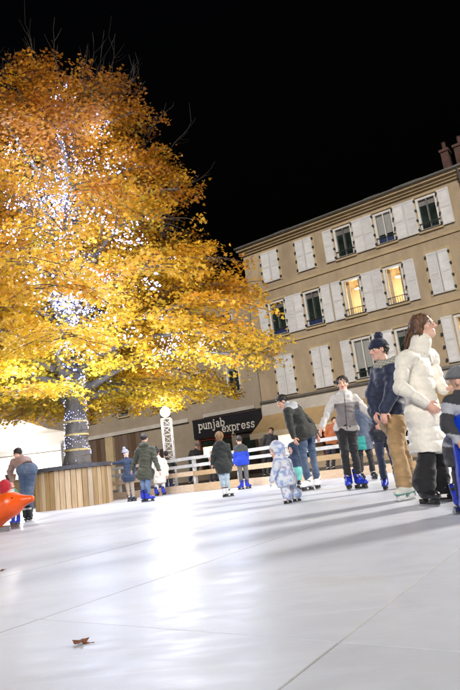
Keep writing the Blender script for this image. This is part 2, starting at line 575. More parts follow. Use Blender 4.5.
def window(u0, u1, z0, z1, kind, parent, blue=False):
    w = .13
    m = MB()
    V0, V1 = -.2, -.03
    fbox(m, u0, u0 + w, V0, V1, z0, z1); fbox(m, u1 - w, u1, V0, V1, z0, z1)
    fbox(m, u0 + w, u1 - w, V0, V1, z0, z0 + w); fbox(m, u0 + w, u1 - w, V0, V1, z1 - w, z1)
    win = m.build('window', M['frame'], parent)
    c = (u0 + u1) / 2
    m = MB(); fbox(m, c - .03, c + .03, V0 + .012, V1 - .02, z0 + w + .002, z1 - w - .002)
    if kind != 'lit': m.build('mullion', M['frame'] if kind == 'curtain' else M['gutter'], win)
    if kind == 'lit':
        for a, b in ((u0 + w, c - .032), (c + .032, u1 - w)):
            fpart('pane', (a, b, -.155, -.15, z0 + w, z1 - w), M['clear_pane'], win)
        ra, rb, rc, rd = u0 - .55, u1 + .55, z0 - .7, z1 + .25
        q = [F(ra, -.285, rc), F(rb, -.285, rc), F(rb, -2.9, rc), F(ra, -2.9, rc), F(ra, -.285, rd), F(rb, -.285, rd), F(rb, -2.9, rd), F(ra, -2.9, rd)]
        m = MB(); m.add(q, [(0, 1, 2, 3), (7, 6, 5, 4), (1, 5, 6, 2), (2, 6, 7, 3), (3, 7, 4, 0)]); m.build('room', M['room'], win)
        for a, b in ((u0 + w, u0 + w + .20), (u1 - w - .16, u1 - w)):
            m = MB(); n_ = 8
            vs = []
            for i_ in range(n_ + 1):
                x = a + (b - a) * i_ / n_; vv = -.30 + .03 * math.sin(i_ * 2.1)
                vs += [F(x, vv, z0 + .05), F(x, vv, z1)]
            m.add(vs, [(2 * i_, 2 * i_ + 2, 2 * i_ + 3, 2 * i_ + 1) for i_ in range(n_)]); m.build('curtain', M['room_curtain'], win)
        m = MB(); lc_ = F((u0 + u1) / 2 - .1, -1.2, z1 - .35); m.lathe(lc_, [(.03, .22), (.10, .2), (.17, 0), (.16, 0), (.02, .12)], 14); m.tube([lc_ + np.array((0, 0, .2)), lc_ + np.array((0, 0, .58))], .01, 5)
        m.build('pendant_lamp', M['room_curtain'], win)
        ld = bpy.data.lights.new('room_light', 'POINT'); ld.energy = 80; ld.color = (1, .78, .50); ld.shadow_soft_size = .08
        lo = bpy.data.objects.new('room_light', ld); COL.objects.link(lo); lo.parent = win; lo.location = tuple(lc_ + np.array((0, 0, -.06)) - ORG[win])
    else:
        pm_ = M['curtain'] if kind == 'curtain' else M['pane']
        for a, b in ((u0 + w, c - .032), (c + .032, u1 - w)):
            fpart('pane', (a, b, -.175, -.165, z0 + w, z1 - w), M['pane'], win)
            if kind == 'curtain':
                fpart('curtain', (a + .02, b - .02, -.155, -.15, z0 + w + .5, z1 - w), M['curtain'], win)
            else:
                fpart('roller_blind', (a + .01, b - .01, -.155, -.15, z1 - w - .32, z1 - w), M['gutter'], win)
    m = MB(); fbox(m, u0 - .06, u1 + .06, -.02, .10, z0 - .09, z0 - .003)
    m.build('sill', M['stone'], win)
    m = MB()
    zr = z0 + .42
    fbox(m, u0 + .01, u1 - .01, .0, .03, zr, zr + .035); fbox(m, u0 + .01, u1 - .01, .0, .03, z0 + .06, z0 + .09)
    for i in range(9):
        u = u0 + .05 + (u1 - u0 - .1) * i / 8
        fbox(m, u - .009, u + .009, .006, .024, z0 + .09, zr)
    m.build('guard_rail', M['iron'], win)
    if blue: fpart('guard_panel', (u0 + .1, u1 - .1, -.06, -.05, z0 + .05, z0 + .40), M['blue_panel'], win)


def surround(u0, u1, z0, z1, parent):
    m = MB(); w = .13
    fbox(m, u0 - w, u0 - .003, .0, .035, z0 - .05, z1 + w); fbox(m, u1 + .003, u1 + w, .0, .035, z0 - .05, z1 + w)
    fbox(m, u0 - .003, u1 + .003, .0, .037, z1 + .003, z1 + w)
    m.build('stone_surround', M['stone'], parent)


for fl, (z0, z1) in ROWS.items():
    for k, (u0, u1) in enumerate(WU):
        if fl == 1 and k == 4:
            shutter(4.52, 5.06, z0, z1, bld); hinges((4.44,), z0, z1, bld)
            surround(5.12, 6.30, z0, z1, bld)
            window(5.122, 6.298, z0 + .022, z1 - .022, 'lit', bld)
            continue
        if fl == 1 and k == 3: z1b = z1
        kind = OPEN.get((fl, k))
        surround(u0, u1, z0, z1, bld)
        if kind:
            window(u0 + .002, u1 - .002, z0 + .022, z1 - .022, kind, bld, blue=(fl, k) in ((2, 0), (2, 1), (3, 3)))
            sw = .60
            shutter(u0 - sw - .03, u0 - .05, z0, z1, bld)
            shutter(u1 + .05, u1 + sw + .03, z0, z1, bld)
            hinges((u0 - .03, u1 + .03), z0, z1, bld)
        else:
            c = (u0 + u1) / 2
            shutter(u0 + .0, c - .012, z0, z1, bld)
            shutter(c + .012, u1 - .0, z0, z1, bld)
            hinges((u0 - .03, u1 + .03), z0, z1, bld)
for z, h in ((10.72, .13), (7.3, .13)):
    fpart('string_course', (UL - .02, UR + .02, .0, .07, z, z + h), M['stone'], bld)
fpart('ground_cornice', (UL - .05, UR + .05, .0, .22, 4.02, 4.14), M['gutter'], bld)
fpart('fascia_band', (UL - .02, UR + .02, .0, .09, 3.25, 4.017), M['band'], bld)
m = MB()
for v, z, h in ((.12, 13.42, .12), (.24, 13.543, .14), (.40, 13.686, .16)):
    fbox(m, UL - v * .6, UR + v * .6, -.02, v, z, z + h)
m.build('cornice', M['stone'], bld)
m = MB(); m.tube([F(UL - .3, .48, 13.88), F(UR + .3, .48, 13.88)], .075, 10); m.build('gutter', M['gutter'], bld)
m = MB(); m.tube([F(UR - .12, .12, -.02), F(UR - .12, .12, 13.2), F(UR - .12, .3, 13.55), F(UR - .12, .45, 13.82)], .06, 10)
m.build('downpipe', M['gutter'], bld)
m = MB()
rv, rz = 5.2, 2.55
q = [F(UL - .35, .5, 13.86), F(UR + .35, .5, 13.86), F(UR + .35, .5 - rv, 13.86 + rz), F(UL - .35, .5 - rv, 13.86 + rz),
     F(UR + .35, .5 - 2 * rv, 13.86), F(UL - .35, .5 - 2 * rv, 13.86)]
m.add(q, [(0, 1, 2, 3), (3, 2, 4, 5), (0, 3, 5), (1, 4, 2), (0, 5, 4, 1)])
roof = m.build('roof', M['slate'], bld)


def roof_pt(u, s, up):
    return F(u, .5 - rv * s, 13.86 + rz * s + up)


for u in (-4.1, 1.9, 3.6, 4.3):
    m = MB(); w = .34
    c8 = [roof_pt(u - w, .22, .01), roof_pt(u + w, .22, .01), roof_pt(u + w, .4, .01), roof_pt(u - w, .4, .01),
          roof_pt(u - w, .22, .09), roof_pt(u + w, .22, .09), roof_pt(u + w, .4, .09), roof_pt(u - w, .4, .09)]
    m.hexa(c8); m.build('skylight', M['gutter'], roof)
for (u0, u1, zt, pots) in ((6.02, 6.40, 15.9, 1), (6.70, 7.9, 15.9, 2)):
    m = MB()
    fbox(m, u0, u1, -1.5, -.9, 13.9, zt - .35)
    fbox(m, u0 - .06, u1 + .06, -1.56, -.84, zt - .345, zt - .2)
    ch = m.build('chimney', M['brick'], roof)
    for p_ in range(pots):
        uc = u0 + (u1 - u0) * (p_ + .5) / pots
        m = MB(); m.lathe(F(uc, -1.2, zt - .2), [(.13, 0), (.11, .1), (.10, .45), (.13, .5), (.09, .5)], 12)
        m.build('chimney_pot', M['brick'], ch)

# shop front under the awning
for i, (a, b) in enumerate(shopbays):
    m = MB(); w = .09
    for x in (a, (a + b) / 2 - w / 2, b - w): fbox(m, x, x + w, -.2, -.08, .45, 2.95)
    fbox(m, a + .002, b - .002, -.196, -.084, .46, .55); fbox(m, a + .002, b - .002, -.196, -.084, 2.25, 2.33); fbox(m, a + .002, b - .002, -.196, -.084, 2.85, 2.945)
    sw = m.build('shop_window', M['redwood'] if i % 2 else M['shop'], bld)
    fpart('pane', (a + .05, b - .05, -.17, -.16, .5, 2.9), M['pane'], sw)
    fpart('lit_display', (a + .2, b - .3, -.15, -.14, 1.5, 2.1), M['shoplit'], sw)

aw = thing('awning', F(-.2, 0, 2.2), 'long ochre awning with cream valance over the shop fronts', 'awning')
m = MB()
uA, uB = -6.45, 6.3
za, zb, out = 3.30, 2.20, 1.75
n = 24
vs, fs = [], []
for i in range(n + 1):
    u = uA + (uB - uA) * i / n
    for t in (0, .5, 1):
        sag = -.05 * math.sin(math.pi * t) - .012 * (i % 2)
        vs += [F(u, .1 + out * t, za + (zb - za) * t + sag), F(u, .1 + out * t, za + (zb - za) * t + sag - .02)]
for i in range(n):
    for t in range(2):
        a = i * 6 + t * 2; b = a + 6
        fs += [(a, b, b + 2, a + 2), (a + 1, a + 3, b + 3, b + 1)]
m.add(vs, fs); m.build('canopy', M['awning'], aw)
m = MB(); fbox(m, uA, uB, .1 + out + .004, .1 + out + .06, zb - .28, zb + .03); m.build('valance', M['cream'], aw)
for u in (uA + .4, -2, 2, uB - .4):
    m = MB(); m.bar(F(u, .12, 2.45), F(u, .1 + out - .1, zb - .03), .04); m.build('arm', M['gutter'], aw)

# ------------------------------------------------------------------ neighbouring building behind the tree
nb = thing('corner_house', F(-13, 0, 0), 'lower grey brown house with restaurant front behind the autumn tree', 'building')
NL, NR = -34.0, -6.56
nh = []
NW = []
for z0, z1 in ((5.0, 6.9), (8.3, 10.1)):
    for u0 in (-8.9, -11.9, -15.2, -18.6, -22.0):
        NW.append((u0, u0 + 1.05, z0, z1)); nh.append((u0, u0 + 1.05, z0, z1))
nh += [(-11.6, -9.0, .3, 2.55), (-8.7, -7.1, .0, 2.55)]
wall_mesh(NL, NR, -.05, 11.6, nh, .28).build('wall', M['render_b'], nb)
for (a, b, c, d) in NW:
    surround(a, b, c, d, nb)
    window(a + .002, b - .002, c + .002, d - .002, 'dark', nb)
m = MB()
q = [F(NL - .3, .45, 11.6), F(NR - .02, .45, 11.6), F(NR - .02, -4.5, 13.6), F(NL - .3, -4.5, 13.6), F(NR - .02, -9.4, 11.6), F(NL - .3, -9.4, 11.6)]
m.add(q, [(0, 1, 2, 3), (3, 2, 4, 5), (0, 3, 5), (1, 4, 2), (0, 5, 4, 1)])
m.build('roof', M['slate'], nb)
fpart('eaves_moulding', (NL - .1, NR - .03, .0, .35, 11.3, 11.55), M['stone'], nb)
fpart('ledge', (NL, -12.2, .0, .16, 3.75, 4.0), M['band'], nb)
fpart('sill_band', (-10.9, -7.0, .0, .18, 3.84, 4.05), M['band'], nb)
for (a, b) in ((-11.6, -10.3), (-10.3, -9.0)):
    m = MB(); w = .08
    for x in (a + .002, b - w - .002): fbox(m, x, x + w, -.2, -.08, .302, 2.55)
    fbox(m, a + w, b - w, -.198, -.082, .31, .5); fbox(m, a + w, b - w, -.198, -.082, 2.4, 2.548)
    sw = m.build('shop_window', M['redwood'], nb)
    fpart('pane', (a + w, b - w, -.17, -.16, .5, 2.4), M['pane'], sw)
    fpart('lit_display', (a + .2, b - .35, -.15, -.14, 1.4, 2.0), M['shoplit'], sw)
m = MB(); fbox(m, -8.69, -7.11, -.2, -.1, .01, 2.54); dr = m.build('door', M['shop'], nb)
fpart('pane', (-8.4, -7.4, -.095, -.085, .9, 2.2), M['pane'], dr)
# timber gates and pilasters further left
for (a, b, mt, d) in ((-24.2, -20.2, 'brown_gate', .06), (-20.1, -19.3, 'stone', .12), (-19.2, -16.6, 'brown_gate', .06)):
    if mt == 'stone':
        fpart('pilaster', (a, b, .0, d, -.03, 3.74), M['stone'], nb)
    else:
        n = int((b - a) / .42)
        for i in range(n):
            x0 = a + (b - a) * i / n
            fpart('gate_board', (x0 + .008, x0 + (b - a) / n - .008, .0, d + random.uniform(0, .02), -.03, 3.7), M[mt], nb)
fpart('wall_panel', (-15.6, -14.5, .0, .05, .9, 2.3), M['shop'], nb)

# restaurant sign with slab lettering
sg = thing('shop_sign', F(-9.3, .1, 3.0), 'dark restaurant sign with cream letters reading punjab express', 'sign')
fpart('board', (-11.85, -6.62, .01, .12, 2.58, 3.80), M['signboard'], sg)
fpart('trim', (-11.87, -6.60, .125, .15, 3.70, 3.78), M['shop'], sg)


def arc(cx, cy, r0, r1, a0, a1, sx=1.0, n=12):
    vs, fs = [], []
    for i in range(n + 1):
        a = R(a0 + (a1 - a0) * i / n)
        for r_ in (r0, r1): vs.append((cx + sx * r_ * math.cos(a), cy + r_ * math.sin(a)))
    for i in range(n): fs.append((2 * i, 2 * i + 1, 2 * i + 3, 2 * i + 2))
    return vs, fs


def rect(x0, x1, y0, y1):
    return [(x0, y0), (x1, y0), (x1, y1), (x0, y1)], [(0, 1, 2, 3)]


W_ = .17


def quad(a, b, w):
    a, b = np.array(a), np.array(b); d = (b - a) / np.linalg.norm(b - a); nn = np.array((-d[1], d[0])) * w / 2
    return [tuple(a - nn), tuple(b - nn), tuple(b + nn), tuple(a + nn)], [(0, 1, 2, 3)]


def glyph(ch):
    bowl = lambda: arc(.42, .5, .30, .5, 0, 360, .85, 20)
    s = lambda x, y: rect(x - .1, x + W_ + .1, y - .05, y + .08)
    G = {
        'p': [rect(.0, W_, -.45, 1), s(.0, -.45), rect(-.1, W_, .9, 1.03), bowl()],
        'b': [rect(.0, W_, 0, 1.45), rect(-.1, W_, 1.35, 1.48), bowl()],
        'a': [arc(.36, .32, .17, .35, 0, 360, .9, 20), rect(.56, .56 + W_, 0, .72), arc(.42, .68, .16, .33, 0, 150, .95), rect(.56, .85, -.03, .1)],
        'u': [rect(.0, W_, .35, 1), rect(-.1, W_, .9, 1.03), rect(.56, .56 + W_, 0, 1), rect(.46, .6, .9, 1.03), arc(.36, .38, .2, .4, 180, 360, .9), rect(.6, .86, -.03, .1)],
        'n': [rect(.0, W_, 0, 1), s(0, 0), rect(-.1, W_, .9, 1.03), rect(.56, .56 + W_, 0, .62), s(.56, 0), arc(.36, .62, .2, .4, 0, 180, .9)],
        'j': [rect(.15, .15 + W_, -.2, 1), rect(.0, .3, .9, 1.03), arc(.04, -.2, .12, .30, -170, 0, .95), arc(.235, 1.3, 0, .13, 0, 360)],
        'e': [arc(.42, .5, .30, .5, 20, 325, .85, 20), rect(.1, .80, .42, .56), arc(.42, .5, .30, .5, 0, 25, .85, 4)],
        'x': [quad((.0, .05), (.72, .95), W_), quad((.0, .95), (.72, .05), W_), rect(-.1, .24, -.02, .1), rect(.5, .84, -.02, .1), rect(-.1, .24, .9, 1.02), rect(.5, .84, .9, 1.02)],
        'r': [rect(.0, W_, 0, 1), s(0, 0), rect(-.1, W_, .9, 1.03), arc(.36, .62, .2, .4, 30, 180, .9)],
        's': [arc(.34, .73, .12, .29, 20, 270, 1.05), arc(.34, .28, .12, .29, -160, 90, 1.05), rect(.55, .66, .68, .95), rect(.0, .11, .05, .33)],
    }
    adv = {'j': .55, 'r': .82, 's': .88}.get(ch, 1.02)
    return G[ch], adv


def lettering(text, u, z, size, parent, v=.14, slope=0):
    for ch in text:
        parts, adv = glyph(ch)
        m = MB()
        for k, (vs, fs) in enumerate(parts):
            b0_ = v + .002 * k
            vv = [F(u + x * size, b0_, z + y * size) for x, y in vs] + [F(u + x * size, b0_ + .025, z + y * size) for x, y in vs]
            nn = len(vs)
            ff = [tuple(i + nn for i in f) for f in fs] + [f[::-1] for f in fs]
            for f in fs:
                for i in range(len(f)):
                    ff.append((f[i], f[(i + 1) % len(f)], f[(i + 1) % len(f)] + nn, f[i] + nn))
            m.add(vv, ff)
        m.build('letter', M['letter'], parent)
        u += adv * size


lettering('punjab', -11.35, 3.10, .375, sg)
lettering('express', -9.55, 2.72, .375, sg)

# ------------------------------------------------------------------ soft-body modelling: signed distances -> surface nets
def nrm(v):
    v = np.array(v, float)
    return v / (np.linalg.norm(v) + 1e-12)


_tab = RNG.random((64, 64, 64)).astype(np.float32)


def vnoise(P, f):
    """smooth value noise in -1..1"""
    Q = np.asarray(P, np.float64) * f + 100.0
    I = np.floor(Q).astype(int); T = Q - I
    T = T * T * (3 - 2 * T)
    out = 0
    for dx in (0, 1):
        for dy in (0, 1):
            for dz in (0, 1):
                w = (T[:, 0] if dx else 1 - T[:, 0]) * (T[:, 1] if dy else 1 - T[:, 1]) * (T[:, 2] if dz else 1 - T[:, 2])
                out = out + w * _tab[(I[:, 0] + dx) & 63, (I[:, 1] + dy) & 63, (I[:, 2] + dz) & 63]
    return out * 2 - 1


_EDG = [(0, 1), (2, 3), (4, 5), (6, 7), (0, 2), (1, 3), (4, 6), (5, 7), (0, 4), (1, 5), (2, 6), (3, 7)]


class Blob:
    def __init__(s, k=.02):
        s.p, s.k, s.cuts = [], k, []

    def cap(s, a, b, ra, rb, flat=None, sub=False, k=None, band=0):
        s.p.append(('c', np.array(a, float), np.array(b, float), ra, rb, flat, sub, s.k if k is None else k, band)); return s

    def ell(s, c, r, ax=None, sub=False, k=None):
        s.p.append(('e', np.array(c, float), np.array(r, float), np.eye(3) if ax is None else np.array(ax, float), 0, None, sub, s.k if k is None else k, 0)); return s

    def cut(s, p, n, box=None):
        s.cuts.append((np.array(p, float), nrm(n), box)); return s

    @staticmethod
    def dist(q, P):
        if q[0] == 'c':
            _, a, b, ra, rb, flat, _, _, _ = q
            X = P - a
            ba = b - a
            if flat is not None:
                w, fac = flat
                X = X + np.multiply.outer(X @ w * (fac - 1), w)
                ba = ba + w * (ba @ w) * (fac - 1)
            L2 = ba @ ba + 1e-9
            t = np.clip(X @ ba / L2, 0, 1)
            D = X - t[..., None] * ba
            return np.sqrt((D * D).sum(-1)) - (ra + (rb - ra) * t), t * math.sqrt(L2)
        _, c, r, ax, *_ = q
        X = (P - c) @ ax.T
        k0 = np.sqrt(((X / r) ** 2).sum(-1)) + 1e-9
        k1 = np.sqrt(((X / r ** 2).astype(np.float64) ** 2).sum(-1)) + 1e-9
        return k0 * (k0 - 1) / k1, None

    def bounds(s):
        lo, hi = [], []
        for q in s.p:
            if q[6]: continue
            if q[0] == 'c':
                r = max(q[3], q[4]) * (1.0 if q[5] is None else max(1.0, 1 / q[5][1]))
                lo.append(np.minimum(q[1], q[2]) - r); hi.append(np.maximum(q[1], q[2]) + r)
            else:
                r = q[2].max(); lo.append(q[1] - r); hi.append(q[1] + r)
        return np.min(lo, 0), np.max(hi, 0)

    def mesh(s, h):
        lo, hi = s.bounds(); lo = lo - 3 * h; hi = hi + 3 * h
        n = np.ceil((hi - lo) / h).astype(int) + 1
        D = np.full(n, .15, np.float32)
        ax = [lo[i] + h * np.arange(n[i]) for i in range(3)]
        for q in s.p:
            if q[0] == 'c':
                r = max(q[3], q[4]) * (1.0 if q[5] is None else max(1.0, 1 / q[5][1])) + .06
                l, u = np.minimum(q[1], q[2]) - r, np.maximum(q[1], q[2]) + r
            else:
                r = q[2].max() + .06; l, u = q[1] - r, q[1] + r
            i0 = np.clip(np.floor((l - lo) / h).astype(int), 0, n); i1 = np.clip(np.ceil((u - lo) / h).astype(int) + 1, 0, n)
            if np.any(i1 <= i0): continue
            sl = tuple(slice(i0[i], i1[i]) for i in range(3))
            G = np.stack(np.meshgrid(*[ax[i][sl[i]] for i in range(3)], indexing='ij'), -1)
            d = s.dist(q, G)[0]
            k = max(q[7], 1e-4); o = D[sl]
            if q[6]:
                d = -d; hh = np.maximum(k - np.abs(o - d), 0) / k
                D[sl] = np.maximum(o, d) + hh * hh * k * .25
            else:
                hh = np.maximum(k - np.abs(o - d), 0) / k
                D[sl] = np.minimum(o, d) - hh * hh * k * .25
        if s.cuts:
            G = np.stack(np.meshgrid(*ax, indexing='ij'), -1)
            for p, nn, box in s.cuts:
                c = (G - p) @ nn
                if box is not None:
                    far = np.sqrt(((G - p) ** 2).sum(-1)) > box
                    c = np.where(far, -1, c)
                D = np.maximum(D, c)
        sg = D < 0
        C = [sg[i:n[0] - 1 + i, j:n[1] - 1 + j, k:n[2] - 1 + k] for k in (0, 1) for j in (0, 1) for i in (0, 1)]
        cnt = sum(c.astype(np.int8) for c in C)
        act = (cnt > 0) & (cnt < 8)
        idx = np.argwhere(act)
        vid = np.full(act.shape, -1, np.int64)
        vid[act] = np.arange(len(idx))
        off = np.array([(i, j, k) for k in (0, 1) for j in (0, 1) for i in (0, 1)])
        val = np.stack([D[idx[:, 0] + o[0], idx[:, 1] + o[1], idx[:, 2] + o[2]] for o in off], 1)
        acc = np.zeros((len(idx), 3)); num = np.zeros(len(idx))
        for a, b in _EDG:
            m = (val[:, a] < 0) != (val[:, b] < 0)
            t = np.where(m, val[:, a] / np.where(m, val[:, a] - val[:, b], 1), 0)
            acc += np.where(m[:, None], off[a] + t[:, None] * (off[b] - off[a]), 0); num += m
        V = lo + h * (idx + acc / num[:, None])
        Q = []
        for d in range(3):
            e1, e2 = (d + 1) % 3, (d + 2) % 3
            s0 = [slice(None)] * 3; s1 = [slice(None)] * 3
            s0[d] = slice(0, n[d] - 1); s1[d] = slice(1, n[d])
            ch = sg[tuple(s0)] != sg[tuple(s1)]
            ii = np.argwhere(ch)
            ii = ii[(ii[:, e1] > 0) & (ii[:, e2] > 0) & (ii[:, e1] < n[e1] - 1) & (ii[:, e2] < n[e2] - 1)]
            if not len(ii): continue
            ins = sg[tuple(s0)][ii[:, 0], ii[:, 1], ii[:, 2]]
            v = []
            for (p, q) in ((1, 1), (0, 1), (0, 0), (1, 0)):
                c = ii.copy(); c[:, e1] -= p; c[:, e2] -= q
                v.append(vid[c[:, 0], c[:, 1], c[:, 2]])
            v = np.stack(v, 1)
            v[~ins] = v[~ins][:, ::-1]
            Q.append(v)
        Q = np.concatenate(Q)
        Q = Q[(Q >= 0).all(1)]
        return V, Q

    def along(s, V):
        """for each vertex: nearest banded shape's running length (for quilting)"""
        best = np.full(len(V), 9.0); L = np.zeros(len(V)); B = np.zeros(len(V))
        for q in s.p:
            if q[6]: continue
            d, t = s.dist(q, V)
            m = d < best
            best[m] = d[m]
            if t is not None and q[8]:
                L[m] = t[m]; B[m] = q[8]
            else:
                B[m] = 0
        return L, B


def vnormals(V, Q):
    e1 = V[Q[:, 2]] - V[Q[:, 0]]; e2 = V[Q[:, 3]] - V[Q[:, 1]]
    fn = np.cross(e1, e2)
    Nn = np.zeros_like(V)
    for i in range(4): np.add.at(Nn, Q[:, i], fn)
    return Nn / (np.linalg.norm(Nn, axis=1, keepdims=True) + 1e-12)


def soft(name, V, Q, mat, parent, colors=None, kind=None):
    me = bpy.data.meshes.new(name)
    W = (V - ORG[parent]) if parent is not None else V
    me.vertices.add(len(W)); me.vertices.foreach_set('co', W.astype(np.float32).ravel())
    me.loops.add(Q.size); me.loops.foreach_set('vertex_index', Q.astype(np.int32).ravel())
    me.polygons.add(len(Q)); me.polygons.foreach_set('loop_start', np.arange(0, Q.size, 4, dtype=np.int32))
    me.polygons.foreach_set('use_smooth', np.ones(len(Q), bool))
    me.update(calc_edges=True)
    me.validate()
    if colors is not None:
        a = me.color_attributes.new('Col', 'FLOAT_COLOR', 'POINT')
        a.data.foreach_set('color', np.concatenate([colors, np.ones((len(colors), 1))], 1).astype(np.float32).ravel())
    return link(name, me, mat, parent)


# ------------------------------------------------------------------ fence round the rink
fa = A0 + 4 * ROW + .06
fence = thing('rink_fence', rk(fa, 0, 0), 'white post and rail fence with pine boards along the far rink edge', 'fence')


def rbox(m, a_0, a_1, b_0, b_1, z0, z1):
    return m.hexa([rk(a_0, b_0, z0), rk(a_0, b_1, z0), rk(a_1, b_1, z0), rk(a_1, b_0, z0),
                   rk(a_0, b_0, z1), rk(a_0, b_1, z1), rk(a_1, b_1, z1), rk(a_1, b_0, z1)])


PS = 1.55
for j in range(-16, 9):
    b = -1.1 + j * PS
    jit = random.uniform(-.01, .01)
    m = MB(); rbox(m, fa - .04, fa + .05, b - .045, b + .045, 0, 1.0 + jit); m.build('post', M['white_wood'], fence)
    for (z, h, mt, aa, bb) in ((.90, .09, 'white_wood', -.075, -.042), (.69, .09, 'white_wood', -.075, -.042), (.44, .13, 'pine', -.08, -.042), (.0, .21, 'pine', -.10, -.045)):
        d1, d2 = random.uniform(-.012, .012), random.uniform(-.012, .012)
        m = MB()
        c = [rk(fa + aa, b + .004, z + d1), rk(fa + aa, b + PS - .004, z + d2), rk(fa + bb, b + PS - .004, z + d2), rk(fa + bb, b + .004, z + d1)]
        m.hexa([*c, *[q + np.array((0, 0, h)) for q in c]])
        m.build('kick_board' if z == 0 else 'rail', M[mt], fence)
for j in (0, 1, 2):
    m = MB(); b = -1.1 + (1 + j * 3) * PS
    rbox(m, fa + .06, fa + .075, b + .05, b + PS * (.9 if j else .72), .2, .62)
    tag(m.build('white_board', M['banner']), ['white board leaning behind the fence by the toddler in the pale suit',
        'white board behind the fence beside the boy in the grey hoodie', 'white board behind the fence hidden mostly by the white coat'][j], 'board', 'white boards behind the fence')

# ------------------------------------------------------------------ lattice light mast
mx, my = at(171, 470, 18.9)[:2]
LZ = at(168, 412, 18.9)[2]
mast = thing('light_mast', (mx, my, -.03), 'white lattice mast carrying a blazing floodlight below the tree', 'light mast')
w = .15
top = LZ - .22
for sx in (-1, 1):
    for sy in (-1, 1):
        m = MB(); m.tube([(mx + sx * w, my + sy * w, -.03), (mx + sx * w, my + sy * w, top)], .025, 8); m.build('chord', M['alu_w'], mast, smooth=True)
m = MB()
nseg = 9
for i in range(nseg):
    z0, z1 = top * i / nseg, top * (i + 1) / nseg
    for (ax_, ay_, bx_, by_) in ((-1, -1, 1, -1), (1, -1, 1, 1), (1, 1, -1, 1), (-1, 1, -1, -1)):
        a_, b_ = ((ax_, ay_), (bx_, by_)) if i % 2 else ((bx_, by_), (ax_, ay_))
        m.tube([(mx + a_[0] * w, my + a_[1] * w, z0), (mx + b_[0] * w, my + b_[1] * w, z1)], .013, 6)
        m.tube([(mx + ax_ * w, my + ay_ * w, z1), (mx + bx_ * w, my + by_ * w, z1)], .013, 6)
m.build('lattice', M['alu_w'], mast, smooth=True)
m = MB(); m.box(mx - .4, mx + .4, my - .4, my + .4, -.028, .02); m.build('base_plate', M['gutter'], mast)


def floodlight(parent, c, aim, power, size=.42, spread=math.pi * .9, col=(1, .94, .86), soft_k=.45):
    """lamp head with glowing face and its own light"""
    c = np.array(c, float); d = nrm(np.array(aim, float) - c)
    x = nrm(np.cross(d, (0, 0, 1.))); y = np.cross(x, d)
    m = MB(); s_ = size / 2
    def ring(k, o): return [c + d * o + x * a * k + y * b * k for a, b in ((-s_, -s_), (s_, -s_), (s_, s_), (-s_, s_))]
    m.hexa([*ring(.6, -.16), *ring(1.06, 0)])
    hd = m.build('lamp_head', M['black_rub'], parent)
    m = MB(); vs, fs = [], []
    n_ = 20
    for i in range(n_):
        a = 2 * math.pi * i / n_
        vs.append(c + d * .012 + (x * math.cos(a) + y * math.sin(a)) * s_ * .98)
        vs.append(c + d * .05 + (x * math.cos(a) + y * math.sin(a)) * s_ * .6)
    for i in range(n_):
        j = (i + 1) % n_
        fs.append((2 * i, 2 * j, 2 * j + 1, 2 * i + 1))
    fs.append(tuple(2 * i + 1 for i in range(n_)))
    m.add(vs, fs)
    m.build('lamp_lens', M['lamp'], hd)
    ld = bpy.data.lights.new('lamp_light', 'SPOT')
    ld.energy = power; ld.color = col; ld.shadow_soft_size = size * soft_k
    ld.spot_size = spread; ld.spot_blend = .35
    lo = bpy.data.objects.new('lamp_light', ld)
    COL.objects.link(lo)
    p = c + d * .12
    lo.parent = parent
    lo.location = tuple(p - ORG[parent])
    lo.rotation_euler = Vector(tuple(-d)).to_track_quat('Z', 'Y').to_euler()
    return hd


floodlight(mast, (mx, my - .1, LZ), (0.0, 4, .2), 60, .34, R(179), soft_k=.9)
ld = bpy.data.lights.new('lamp_glow', 'POINT'); ld.energy = 200; ld.color = (1, .93, .82); ld.shadow_soft_size = .5
lo = bpy.data.objects.new('lamp_glow', ld); COL.objects.link(lo); lo.parent = mast; lo.location = (0, -.1, LZ + .42)
m = MB(); m.bar((mx, my, top - .02), (mx, my + .02, LZ), .06); m.build('lamp_bracket', M['gutter'], mast)


def plain_mast(x, y, z, aim, power, label, spread=R(140)):
    t = thing('floodlight_pole', (x, y, -.03), label, 'light mast', 'floodlight poles beside the rink')
    m = MB(); m.tube([(x, y, -.03), (x, y, z - .15)], .05, 10); m.build('pole', M['gutter'], t, smooth=True)
    m = MB(); m.lathe((x, y, -.029), [(.01, .06), (.3, .05), (.32, 0)], 16); m.build('foot', M['gutter'], t)
    m = MB(); m.bar((x, y, z - .2), (x, y, z), .05); m.build('lamp_bracket', M['gutter'], t)
    floodlight(t, (x, y, z), aim, power, .9, spread, soft_k=.95)


plain_mast(10.2, 9.4, 5.0, (0, 4.5, .3), 3000, 'floodlight pole on the right side of the rink')

